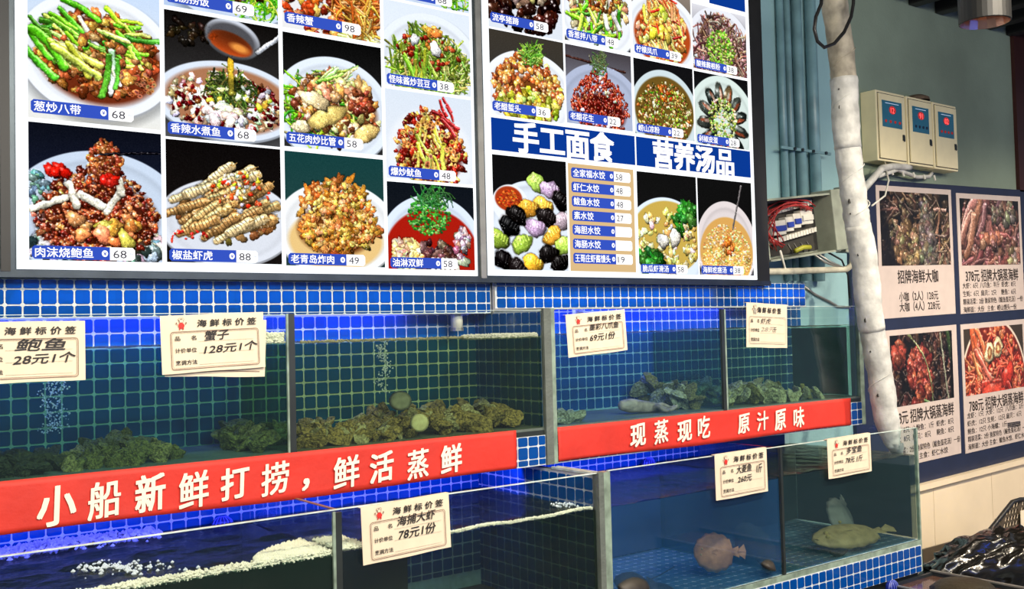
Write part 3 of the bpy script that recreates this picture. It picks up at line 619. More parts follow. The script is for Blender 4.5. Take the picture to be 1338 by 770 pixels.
def d_abalone(p):
    p.grad((.04, .05, .09), (.12, .16, .28)); p.plate(.52, .70, .68, .52, (.78, .84, .92)); p.heap('c', 90, .5, .92, .52, .16, .05, [(.40, .50, .50), (.62, .66, .68), (.16, .20, .20), (.80, .82, .85)], hl=.6); p.heap('c', 20, .06, .5, .08, .12, .03, [(.35, .5, .48)])
    p.ell(.5, .72, .44, .3, (.28, .10, .05), soft=.08); p.heap('c', 700, .50, .68, .47, .40, .022, [(.52, .20, .12), (.38, .12, .07), (.66, .32, .18), (.78, .52, .32), (.25, .08, .05)], .55, hl=.7); p.heap('c', 150, .56, .24, .13, .15, .022, [(.55, .26, .14), (.72, .42, .22), (.4, .16, .08)], .6, hl=.6)
    for a in ((.02, .66, .26, .56, .028), (.28, .45, .34, .62, .030), (.37, .53, .54, .62, .034), (.56, .66, .66, .50, .026), (.68, .50, .66, .40, .032)): p.cap(*a, (.95, .93, .85), .1)
    p.heap('c', 14, .5, .78, .38, .14, .055, [(.88, .66, .34), (.80, .56, .28)], hl=.5); p.heap('c', 6, .2, .36, .05, .03, .045, [(.72, .10, .06)]); p.heap('c', 6, .58, .40, .04, .04, .04, [(.78, .12, .08)])
    p.cap(.52, .20, 1.05, .15, .010, (.03, .02, .05), .3)
def d_mantis(p):
    p.grad((.04, .03, .03), (.10, .08, .07)); p.plate(.52, .66, .60, .37, (.86, .88, .92)); p.heap('c', 60, .5, .62, .42, .22, .04, [(.62, .44, .24), (.5, .34, .18)])
    for i, (x, y) in enumerate(p.pts(30, .50, .52, .38, .27, .75)):
        L = .17; a = -.48 + p.r.uniform(-.16, .16); c = p.r.choice([(.86, .70, .44), (.78, .58, .34), (.92, .80, .58)])
        ca, sa = math.cos(a), math.sin(a); p.cap(x - L * ca, y - L * sa, x, y, .030, c, .2); p.cap(x - L * .2 * ca, y - L * .2 * sa, x + L * ca, y + L * sa, .042, c, .25)
        for k in range(11):
            t = -L + 2 * L * k / 11; w_ = .026 + .014 * (t > 0); p.cap(x + t * ca + w_ * sa, y + t * sa - w_ * ca, x + t * ca - w_ * sa + .01, y + t * sa + w_ * ca, .0035, tuple(v * .55 for v in c), .1, out=0)
        for k in range(4): p.cap(x + L * ca, y + L * sa, x + L * 1.25 * ca + p.r.uniform(-.03, .03), y + L * 1.25 * sa + p.r.uniform(-.03, .03), .004, (.8, .62, .35), .1, out=.1)
    p.heap('c', 60, .62, .36, .28, .16, .018, [(.85, .18, .08), (.92, .82, .22), (.88, .34, .14), (.95, .93, .9)], .7); p.heap('c', 14, .2, .8, .2, .06, .015, [(.8, .15, .1)])
def d_fried(p):
    p.grad((.08, .24, .24), (.16, .26, .25)); p.plate(.52, .68, .62, .44, (.94, .95, .96)); p.ell(.5, .78, .48, .28, (.90, .76, .50), soft=.03); p.ell(.5, .68, .38, .24, (.42, .22, .08), soft=.05)
    p.heap('c', 85, .52, .56, .42, .34, .062, [(.80, .54, .24), (.72, .44, .17), (.88, .64, .34), (.60, .34, .12)], .6, wob=.45, hl=.3, grain=.22); p.heap('c', 160, .52, .56, .40, .32, .026, [(.86, .60, .30), (.70, .42, .16), (.92, .70, .40)], .6, wob=.4, hl=.35)
def d_squid(p):
    p.grad((.84, .88, .93), (.88, .90, .93)); p.ell(.5, .6, .5, .45, (.90, .92, .95), soft=.05); p.ell(.5, .62, .36, .26, (.34, .08, .05), soft=.06); p.heap('c', 380, .50, .56, .42, .42, .030, [(.62, .16, .09), (.82, .56, .24), (.46, .10, .07), (.88, .70, .38), (.35, .08, .05)], .65, hl=.5)
    p.heap('s', 12, .5, .55, .18, .2, .048, [(.88, .82, .25), (.82, .76, .32)], ang=1.4, ln=4); p.heap('r', 50, .5, .5, .36, .34, .024, [(.90, .70, .42), (.85, .6, .3)], .7); p.heap('s', 8, .72, .2, .12, .12, .04, [(.6, .1, .1)], ang=.8, ln=4)
def d_oil_double(p):
    p.grad((.05, .07, .10), (.10, .11, .13)); p.plate(.5, .62, .60, .52, (.86, .91, .98)); p.ell(.5, .68, .54, .44, (.66, .10, .05), soft=.02); p.heap('c', 26, .22, .70, .22, .14, .07, [(.92, .84, .64), (.86, .74, .5)], wob=.3); p.heap('c', 60, .5, .72, .3, .16, .04, [(.36, .24, .22), (.24, .14, .13), (.5, .36, .3)])
    for k in range(6): p.cap(.50 + k * .055, .74, .49 + k * .062, .92, .024, (.96, .94, .88), .2)
    p.heap('s', 5, .27, .78, .06, .03, .055, [(.88, .74, .42)], ang=1.8, ln=4); p.heap('c', 26, .84, .60, .09, .18, .045, [(.85, .80, .82), (.55, .42, .42)], hl=.5); p.heap('d', 420, .47, .30, .25, .20, .014, [(.22, .55, .18), (.10, .36, .12), (.55, .80, .42), (.3, .65, .2)], .75); p.heap('n', 40, .5, .12, .2, .05, .05, [(.2, .45, .2)])
def d_trotter(p): p.grad((.85, .86, .88), (.85, .88, .92)); p.heap('c', 120, .45, .55, .48, .34, .07, [(.16, .07, .06), (.25, .12, .08), (.07, .03, .03)], hl=.9); p.heap('c', 26, .5, .45, .3, .2, .04, [(.6, .5, .38)])
def d_cold_octo(p): p.grad((.8, .84, .86), (.2, .2, .22)); p.plate(.5, .55, .62, .50); p.heap('c', 150, .5, .48, .44, .40, .048, [(.80, .80, .52), (.62, .46, .32), (.5, .34, .22)]); p.heap('s', 40, .5, .5, .42, .35, .050, GR, ln=4.5); p.heap('s', 4, .68, .45, .08, .3, .08, [(.9, .95, .8)], ang=1.35, ln=5); p.heap('c', 60, .55, .3, .3, .2, .03, BR)
def d_claws(p): p.grad((.55, .5, .45), (.3, .28, .28)); p.plate(.5, .6, .64, .50); p.ell(.5, .62, .48, .38, (.70, .28, .10), soft=.03); p.heap('c', 120, .5, .56, .42, .40, .045, [(.90, .60, .30), (.82, .42, .2), (.95, .78, .5)], .7, hl=.5); p.heap('s', 60, .5, .46, .34, .38, .045, [(.90, .62, .32), (.92, .80, .35), (.8, .4, .2)], .6, ang=1.1, ln=4); p.heap('c', 18, .48, .5, .2, .2, .06, [(.92, .80, .30)]); p.heap('s', 10, .6, .4, .3, .3, .03, RD)
def d_fern(p): p.grad((.85, .85, .88), (.25, .24, .25)); p.plate(.5, .55, .64, .58, (.90, .91, .94)); p.ell(.5, .6, .42, .36, (.26, .16, .14), soft=.03); p.heap('n', 420, .5, .58, .47, .41, .085, [(.50, .36, .32), (.32, .20, .18), (.70, .56, .50)], .85); p.heap('d', 300, .5, .50, .26, .24, .019, [(.5, .70, .20), (.75, .8, .45), (.34, .5, .15)], .9)
def d_jelly(p): p.grad((.22, .20, .17), (.2, .2, .2)); p.plate(.52, .64, .64, .48); p.ell(.5, .7, .4, .26, (.45, .25, .10), soft=.05); p.heap('c', 240, .5, .56, .47, .37, .042, [(.78, .50, .24), (.66, .36, .18), (.90, .72, .38), (.55, .28, .14)], .65, hl=.7); p.heap('c', 60, .5, .76, .42, .18, .048, [(.80, .76, .20), (.9, .85, .4), (.5, .5, .12)]); p.heap('n', 60, .56, .18, .12, .08, .045, [(.35, .55, .14), (.5, .66, .25), (.22, .38, .1)])
def d_peanut(p): p.grad((.26, .24, .26), (.65, .68, .76)); p.cap(-.1, .12, .9, .20, .014, (.22, .12, .1), .1); p.plate(.52, .68, .66, .52, (.68, .72, .82), shadow=.1); p.ell(.5, .72, .38, .22, (.3, .05, .03), soft=.05); p.heap('c', 620, .5, .62, .45, .38, .020, [(.58, .16, .10), (.42, .09, .06), (.72, .30, .18)], .55, hl=.9, wob=.05); p.heap('c', 22, .5, .62, .3, .3, .022, [(.92, .88, .88)], .5); p.heap('n', 30, .5, .14, .06, .08, .05, [(.35, .42, .25)])
def d_jellysoup(p): p.grad((.06, .06, .07), (.1, .1, .1)); p.plate(.5, .60, .58, .52, (.80, .86, .88)); p.ell(.5, .58, .50, .42, (.42, .32, .12), soft=.02); p.heap('c', 420, .5, .60, .46, .37, .022, [(.68, .60, .32), (.46, .36, .14), (.86, .82, .58), (.58, .34, .16), (.36, .34, .12)], hl=.5); p.heap('c', 20, .5, .36, .14, .1, .03, [(.75, .35, .12)]); p.heap('d', 90, .5, .58, .4, .3, .012, GR)
def d_egg(p):
    p.grad((.05, .05, .06), (.15, .2, .2)); p.plate(.5, .6, .64, .60, (.84, .90, .88))
    for k in range(13):
        a = k * PI / 6.5 + .2; x, y = .5 + .31 * math.cos(a), .60 + .35 * math.sin(a); p.blob(x, y, .17, .075, a, p.r.choice([(.22, .24, .22), (.36, .30, .20), (.12, .15, .14)]), .6, .05)
        p.ell(x - .03 * math.sin(a), y + .03 * math.cos(a), .11, .022, (.66, .30, .18), ang=a, soft=.01, a=.8); p.ell(x + .02, y - .03, .05, .02, (.80, .84, .80), ang=a, soft=.02, a=.6)
    p.heap('d', 340, .5, .55, .26, .28, .018, [(.80, .82, .50), (.55, .66, .28), (.92, .9, .74), (.4, .5, .2)])
def d_dumplings(p):
    p.grad((.05, .05, .055), (.08, .08, .085)); p.plate(.52, .86, .64, .62, (.88, .92, .97), rim=.92); p.ell(.22, .50, .24, .20, (.92, .94, .97), soft=.01); p.ell(.20, .45, .18, .13, (.66, .22, .08), soft=.015); p.heap('d', 120, .20, .45, .15, .09, .013, [(.9, .5, .18), (.8, .3, .1), (.6, .15, .08)])
    for i, (x, y) in enumerate([(.58, .26), (.76, .32), (.92, .44), (.66, .50), (.46, .54), (.90, .66), (.30, .62), (.20, .74), (.70, .62), (.55, .74), (.06, .88), (.78, .82), (.94, .92), (.36, .92), (.12, 1.10), (.72, 1.02), (.88, 1.12), (.50, 1.12), (.30, 1.18)]):
        c = [(.66, .80, .35), (.68, .58, .70), (.06, .05, .05), (.92, .68, .25), (.90, .62, .2), (.74, .66, .70), (.07, .06, .06), (.05, .05, .055), (.10, .08, .08), (.74, .62, .76), (.62, .75, .25), (.92, .66, .22), (.66, .80, .32), (.64, .78, .28), (.05, .04, .045), (.07, .06, .06), (.06, .05, .05), (.95, .70, .20), (.10, .08, .08)][i]
        a = p.r.uniform(-.7, .7); p.blob(x, y, .14, .095, a, c, .45, .14, .04)
        for k in range(6): q = -.10 + k * .04; p.cap(x + q * math.cos(a) + .06 * math.sin(a), y + q * math.sin(a) - .06 * math.cos(a), x + q * math.cos(a), y + q * math.sin(a), .009, tuple(min(1, v * 1.2 + .06) for v in c), .25, out=.25)
def d_clearsoup(p): p.grad((.06, .06, .06), (.08, .08, .08)); p.plate(.45, .92, .72, .64, (.88, .93, .99)); p.ell(.48, .76, .60, .44, (.78, .66, .30), soft=.02); p.heap('c', 120, .48, .80, .54, .36, .040, [(.94, .90, .78), (.88, .78, .46), (.8, .7, .4)], hl=.5); p.heap('c', 14, .85, .46, .2, .10, .08, [(.12, .34, .12), (.22, .46, .18)], wob=.35); p.heap('c', 6, .62, .62, .1, .08, .07, [(.18, .42, .14)], wob=.35); p.heap('c', 16, .22, 1.0, .2, .12, .08, [(.12, .36, .12), (.22, .5, .17)], wob=.35); p.blob(.40, .80, .10, .085, .4, (.96, .94, .88), .3); p.blob(.60, .76, .09, .11, .1, (.95, .92, .86), .3)
def d_mealsoup(p):
    p.grad((.06, .06, .06), (.05, .05, .05)); p.blob(.5, 1.22, .50, .42, 0, (.72, .72, .82), .2, 0, .01); p.plate(.5, .82, .56, .56, (.88, .84, .84)); p.ell(.5, .90, .49, .44, (.84, .64, .34), soft=.02)
    p.heap('d', 620, .5, .92, .44, .37, .016, [(.92, .80, .52), (.95, .88, .68), (.84, .62, .30)]); p.heap('c', 22, .55, 1.16, .2, .08, .035, [(.85, .42, .15), (.88, .6, .3)]); p.heap('c', 16, .52, .82, .10, .10, .035, [(.85, .50, .22), (.7, .35, .14)]); p.cap(.62, .60, .80, .05, .014, (.42, .40, .40), .4)
def d_pot(p, pal, dark=.5):
    p.grad((.05, .04, .035), (.04, .03, .03)); p.heap('c', 420, .5, .5, .62, .62, .042, pal, hl=.3); p.heap('s', 90, .5, .5, .55, .55, .030, pal, ln=6)
def d_bigpot(p): d_pot(p, [(.38, .27, .17), (.25, .17, .10), (.48, .37, .25), (.17, .12, .08), (.34, .22, .13)]); p.ell(.02, .5, .12, .5, (.04, .035, .03), soft=.1, a=.8); p.heap('c', 90, .40, .45, .2, .2, .04, [(.55, .42, .26), (.40, .28, .16)]); p.heap('c', 90, .65, .40, .10, .34, .045, [(.34, .30, .27), (.44, .38, .33)]); p.heap('s', 16, .62, .84, .30, .10, .07, [(.60, .42, .26), (.50, .32, .18)], ang=1.3, ln=3); p.heap('c', 14, .35, .80, .2, .06, .045, [(.66, .50, .34), (.75, .64, .5)])
def d_redpot(p): d_pot(p, [(.36, .20, .15), (.26, .15, .11), (.46, .27, .20), (.20, .13, .10)]); p.heap('n', 160, .5, .56, .32, .30, .15, [(.55, .29, .26), (.42, .20, .18), (.62, .36, .32)]); p.heap('s', 7, .22, .22, .16, .12, .11, [(.58, .32, .25)], ang=-.8, ln=3.4); p.heap('c', 40, .72, .12, .2, .10, .04, [(.50, .45, .34), (.38, .32, .24)]); p.heap('c', 40, .9, .65, .1, .3, .05, [(.46, .32, .22), (.62, .50, .40)]); p.heap('c', 14, .5, .36, .2, .05, .06, [(.60, .34, .26)])
def d_chilipot(p): d_pot(p, [(.17, .09, .07), (.24, .13, .09), (.10, .06, .05), (.30, .18, .13)]); p.heap('c', 130, .45, .40, .20, .28, .045, [(.50, .14, .09), (.62, .24, .14), (.4, .1, .07)]); p.heap('c', 8, .10, .14, .08, .08, .08, [(.62, .22, .12)]); p.cap(.28, .0, .62, .45, .010, (.50, .56, .30), .2, bend=-.06); p.cap(.62, .45, .66, .78, .009, (.45, .52, .28), .2); p.cap(.35, .80, .70, .74, .032, (.26, .46, .16), .4, bend=-.07); p.cap(.52, .60, .80, .98, .025, (.22, .42, .14), .4, bend=-.06); p.cap(.80, .02, .95, .92, .013, (.55, .56, .45), .3); p.blob(.26, .93, .07, .09, .4, (.85, .85, .86), .1); p.cap(.60, .86, .68, 1.05, .04, (.62, .57, .52), .3); p.cap(.92, .0, .99, .3, .03, (.2, .32, .12), .3); p.ell(1.0, .6, .06, .5, (.05, .05, .04), soft=.03)
def d_lobster(p):
    p.grad((.24, .19, .14), (.20, .16, .13)); p.ell(.48, .52, .56, .60, (.90, .82, .74), soft=.008); p.ell(.48, .52, .535, .575, (.46, .10, .05), soft=.01); p.heap('c', 420, .48, .52, .51, .54, .030, [(.72, .20, .11), (.60, .13, .08), (.80, .33, .19), (.80, .48, .32)], hl=.5); p.heap('s', 130, .48, .52, .46, .48, .028, [(.80, .30, .17), (.64, .17, .09)], ln=6)
    for k in range(7): p.cap(.28 + k * .05, .47, .27 + k * .05, .63, .030, (.84, .22, .14), .4)
    p.blob(.50, .55, .26, .075, -.05, (.88, .26, .17), .5, .1); p.blob(.70, .44, .13, .09, -.8, (.80, .19, .12), .5, .2); p.blob(.74, .64, .12, .09, .8, (.78, .18, .11), .5, .2); p.cap(.70, .50, .80, .70, .03, (.74, .16, .10), .4); p.heap('s', 12, .25, .22, .1, .14, .06, [(.85, .36, .2)], ang=1.1, ln=5); p.heap('s', 8, .30, .86, .08, .08, .05, [(.84, .42, .25)], ang=-1.2, ln=5)
    for x, y in ((.40, .22), (.55, .18), (.46, .80), (.66, .82)): p.blob(x, y, .075, .095, .3, (.86, .78, .58), .3, .15); p.ell(x, y, .04, .05, (.60, .30, .14), soft=.01); p.ell(x, y, .02, .025, (.85, .75, .5), soft=.01)

# ================================================================== backlit menu boards
BY = -.055
def menu_box(x0, x1, z0, z1, label):
    t = empty('menu_lightbox', ((x0 + x1) / 2, BY, z0), label=label, cat='menu board')
    Bx('light_panel', M['lightpanel'], (x0, x1, BY, BY + .012, z0, z1), t)
    Bx('housing', M['steel'], (x0 - .012, x1 + .012, BY + .012, WALL - .01 if x1 < 3 else .06, z0 - .006, z1 + .02), t)
    return t
Z1 = 3.12
b0 = menu_box(-1.50, -.036, 1.697, Z1, 'blank edge of a backlit menu board at the far left of the picture')
b1 = menu_box(.022, 1.546, 1.697, Z1, 'left backlit menu board with twelve large dish photos')
b2 = menu_box(1.598, 3.098, 1.700, Z1, 'right backlit menu board with small dishes, dumpling price list and soups')
for n, (a, b, lab) in enumerate(((-.036, .022, 'dark upright metal strip left of the dish photo board'), (1.546, 1.598, 'grey upright metal strip between the two menu boards'), (3.098, 3.200, 'black upright panel at the right edge of the menu boards'))):
    t = empty('upright_strip', ((a + b) / 2, -.04, 1.67), label=lab, cat='metal strip')
    Bx('strip', [M['steel'], M['steel'], M['black']][n], (a + .001, b - .001, -.045, -.005, 1.69, Z1), t)
    if n < 2: Bx('rib', M['alu'] if n == 1 else M['black'], (a + .018, a + .042, -.052, -.045, 1.69, Z1), t)
Bx('ledge_strip', M['steel'], (-.9, 3.20, -.050, .018, 1.6745, 1.6955), label='thin dark metal ledge under the left and right menu boards', cat='metal strip')

FY = BY - .004
def strip(t, x0, zb, name, price, bw=.205, ww=.070, h=.037, yy=None):
    yy = yy or FY - .003; c = (h * .25)
    def plate(xa, xb, cutl, cutr, m, nm):
        mb = MB(); k = .007; pts = [(xa + (k if cutl else 0), zb), (xb - (k if cutr else 0), zb), (xb, zb + (k if cutr else 0)), (xb, zb + h - (k if cutr else 0)), (xb - (k if cutr else 0), zb + h), (xa + (k if cutl else 0), zb + h), (xa, zb + h - (k if cutl else 0)), (xa, zb + (k if cutl else 0))]
        mb.add([(p[0], yy, p[1]) for p in pts] + [(p[0], yy + .001, p[1]) for p in pts], [tuple(range(8))] + [(i, 8 + i, 8 + (i + 1) % 8, (i + 1) % 8) for i in range(8)])
        return mb.build(nm, m, t)
    plate(x0, x0 + bw, True, False, M['bluetag'], 'name_strip'); plate(x0 + bw, x0 + bw + ww, False, True, M['whitetx'], 'price_strip')
    mb = MB(); n = len(name); W_ = min(n * h * .82, bw - .040)
    if name: tx(mb, name, x0 + .008, zb + h / 2, h * .80, W_, yy - .001, offset=.018)
    mb.build('name_lettering', M['whitetx'], t); mb = MB()
    a = [(x0 + bw - .014 + .0085 * math.cos(k * PI / 8), yy - .001, zb + h / 2 + .0095 * math.sin(k * PI / 8)) for k in range(16)]; mb.add(a, [tuple(range(16))])
    mb.build('price_badge', M['whitetx'], t)
    mb = MB()
    tx(mb, '￥', x0 + bw - .0140, zb + h / 2, .0135, None, yy - .002, offset=.03, center=True)
    mb.build('price_sign', M['bluetag'], t)
    if price: tx(MB(), price, x0 + bw + .009, zb + h / 2, h * .88, .037, yy - .001, offset=.0).build('price_lettering', M['darktx'], t)
    tx(MB(), '/份', x0 + bw + ww - .020, zb + h / 2, h * .32, None, yy - .001, shear=.3).build('unit_lettering', M['faint'], t)
def dish(b, x0, x1, z0, z1, fn, desc, name, price, dz=.003, dx=.006, seed=None):
    p = Pic(x1 - x0, z1 - z0, (.9, .9, .9), sum(map(ord, name)) + 3); fn(p)
    o = pic_obj('dish_photo', pic_mat('dish_photo_print', p, 1.05), x0, x1, z0, z1, FY, b, desc)
    strip(o, x0 + dx, z0 + dz, name, price)
C1, C2, C3, C4 = (.051, .411), (.425, .787), (.802, 1.160), (1.174, 1.531)
dish(b1, *C1, 2.114, 2.52, d_octo_scallion, 'dish photo of octopus fried with green scallions', '葱炒八带', '68', .014)
dish(b1, *C1, 1.722, 2.102, d_abalone, 'dish photo of abalone in brown mince with white sticks and chopsticks', '肉沫烧鲍鱼', '68')
dish(b1, *C2, 2.492, 2.80, d_rice, 'cropped dish photo with green shreds', '海肠捞饭', '69', .010)
dish(b1, *C2, 2.098, 2.479, d_boiled_fish, 'dish photo of fish in chilli soup under a ladle', '香辣水煮鱼', '68', .008)
dish(b1, *C2, 1.724, 2.090, d_mantis, 'dish photo of salt and pepper mantis shrimp', '椒盐虾虎', '88')
dish(b1, *C3, 2.487, 2.80, d_crab, 'cropped dish photo of spicy crab', '香辣蟹', '98', .014)
dish(b1, *C3, 2.103, 2.472, d_clam_pork, 'dish photo of pork belly and razor clams on white plate', '五花肉炒比管', '58', .010)
dish(b1, *C3, 1.721, 2.088, d_fried, 'dish photo of golden fried meat lumps', '老青岛炸肉', '49')
dish(b1, *C4, 2.655, 2.95, d_rice, 'cropped grey dish photo at the top edge', '海鲜拼盘', '68', .008)
dish(b1, *C4, 2.348, 2.645, d_beans, 'dish photo of fried green beans', '怪味酱炒芸豆', '38', .004)
dish(b1, *C4, 2.027, 2.336, d_squid, 'dish photo of fried squid with chilli', '爆炒鱿鱼', '48', .006)
dish(b1, *C4, 1.717, 2.016, d_oil_double, 'dish photo of red oil seafood with chopped scallion', '油淋双鲜', '58')
E1, E2, E3, E4 = (1.619, 1.975), (1.986, 2.338), (2.354, 2.706), (2.716, 3.070)
dish(b2, *E1, 2.623, 2.95, d_trotter, 'cropped dish photo of dark glazed trotter', '流亭猪蹄', '58', .018)
dish(b2, *E2, 2.630, 2.95, d_cold_octo, 'dish photo of cold octopus with scallion', '香葱拌八带', '48', .008)
dish(b2, *E3, 2.626, 2.95, d_claws, 'dish photo of lemon chicken feet', '柠檬凤爪', '39', .008)
dish(b2, *E4, 2.620, 2.905, d_fern, 'dish photo of brown noodles under chopped greens', '酸辣蕨根粉', '38', .004)
dish(b2, *E1, 2.296, 2.615, d_jelly, 'dish photo of vinegar jellyfish', '老醋蜇头', '36', .014)
dish(b2, *E2, 2.303, 2.614, d_peanut, 'dish photo of red vinegar peanuts', '老醋花生', '22', .010)
dish(b2, *E3, 2.297, 2.612, d_jellysoup, 'dish photo of clear noodle jelly in a bowl', '崂山凉粉', '22', .006)
dish(b2, *E4, 2.290, 2.607, d_egg, 'dish photo of preserved egg wedges in a ring', '剁椒皮蛋', '28', .004)
hx = MB().box(2.83, 3.07, FY, FY + .001, 2.925, 3.05).build('header_panel', M['bluehead'], b2)
for x0, x1, s, w_ in ((1.619, 2.347, '手工面食', .505), (2.356, 3.071, '营养汤品', .50)):
    h = Bx('header_panel', M['bluehead'], (x0, x1, FY, FY + .001, 2.164, 2.284), b2)
    tx(MB(), s, (x0 + x1) / 2 - .01, 2.222, .122, w_, FY - .001, offset=.050, center=True).build('header_lettering', M['whitetx'], h)
p = Pic(.355, .426, (0, 0, 0), 77, 230); d_dumplings(p); pic_obj('dish_photo', pic_mat('dumpling_print', p, 1.05), 1.620, 1.973, 1.722, 2.147, FY, b2, 'dish photo of green, yellow, purple and black dumplings')
tp = Bx('price_list_panel', M['tan'], (1.984, 2.334, FY, FY + .001, 1.722, 2.144), b2, label='tan dumpling price list')
for i, (nm, pr) in enumerate((('全家福水饺', '58'), ('虾仁水饺', '48'), ('鲅鱼水饺', '48'), ('素水饺', '27'), ('海胆水饺', ''), ('海肠水饺', ''), ('王哥庄虾酱馒头', '19'))):
    strip(tp, 1.998, 2.087 - i * .0558, nm, pr, bw=.225, ww=.092, h=.041, yy=FY - .002)
dish(b2, *E3, 1.717, 2.140, d_clearsoup, 'dish photo of clear soup with greens in white bowl', '脆瓜虾滑汤', '58')
dish(b2, *E4, 1.718, 2.139, d_mealsoup, 'dish photo of yellow lumpy soup with a spoon', '海鲜疙瘩汤', '38')

# ================================================================== red banners
def banner(x0, x1, z0, z1, chars, label, h, ztx, seed):
    r = random.Random(seed); t = empty('banner', ((x0 + x1) / 2, UF - .008, z0), label=label, cat='banner')
    nx, nz = 120, 8; mb = MB()
    def wv(x, z): return UF - .009 - .0035 * (1 + math.sin(x * 9 + seed) * math.sin(z * 30 + x * 4)) * .5 - .004 * max(0, math.sin(x * 3.1 + seed)) * ((z1 - z) / (z1 - z0)) ** 3
    vs = []
    for j in range(nz + 1):
        for i in range(nx + 1):
            x = x0 + (x1 - x0) * i / nx; z = z0 + (z1 - z0) * j / nz
            if j == 0: z += .004 * math.sin(x * 5 + seed)
            vs.append((x, wv(x, z), z))
    fs = [(j * (nx + 1) + i, j * (nx + 1) + i + 1, (j + 1) * (nx + 1) + i + 1, (j + 1) * (nx + 1) + i) for j in range(nz) for i in range(nx)]
    o = mb.add(vs, fs).build('cloth', M['banner'], t, smooth=True)
    sd = o.modifiers.new('thickness', 'SOLIDIFY'); sd.thickness = .0012; sd.offset = 1
    for k, (c, x) in enumerate(chars):
        tx(MB(), c, x, ztx + r.uniform(-.004, .004), h * r.uniform(.94, 1.08), h * r.uniform(.82, .92) if c != '，' else h * .22, UF - .0185, offset=.022 if k % 2 else .030, shear=.16, rot=.10, center=True).build('lettering', M['bannertx'], t)
banner(-.30, 1.508, 1.028, 1.160, list(zip('小船新鲜打捞，鲜活蒸鲜', (.055, .170, .288, .404, .522, .640, .730, .865, .985, 1.115, 1.240))), 'red cloth banner with eleven cream characters under the left tank', .098, 1.090, 1)
banner(1.690, 3.400, 1.034, 1.155, list(zip('现蒸现吃原汁原味', (2.067, 2.190, 2.315, 2.425, 2.662, 2.780, 2.894, 3.016))), 'red cloth banner with two four character phrases under the right tank', .088, 1.098, 5)

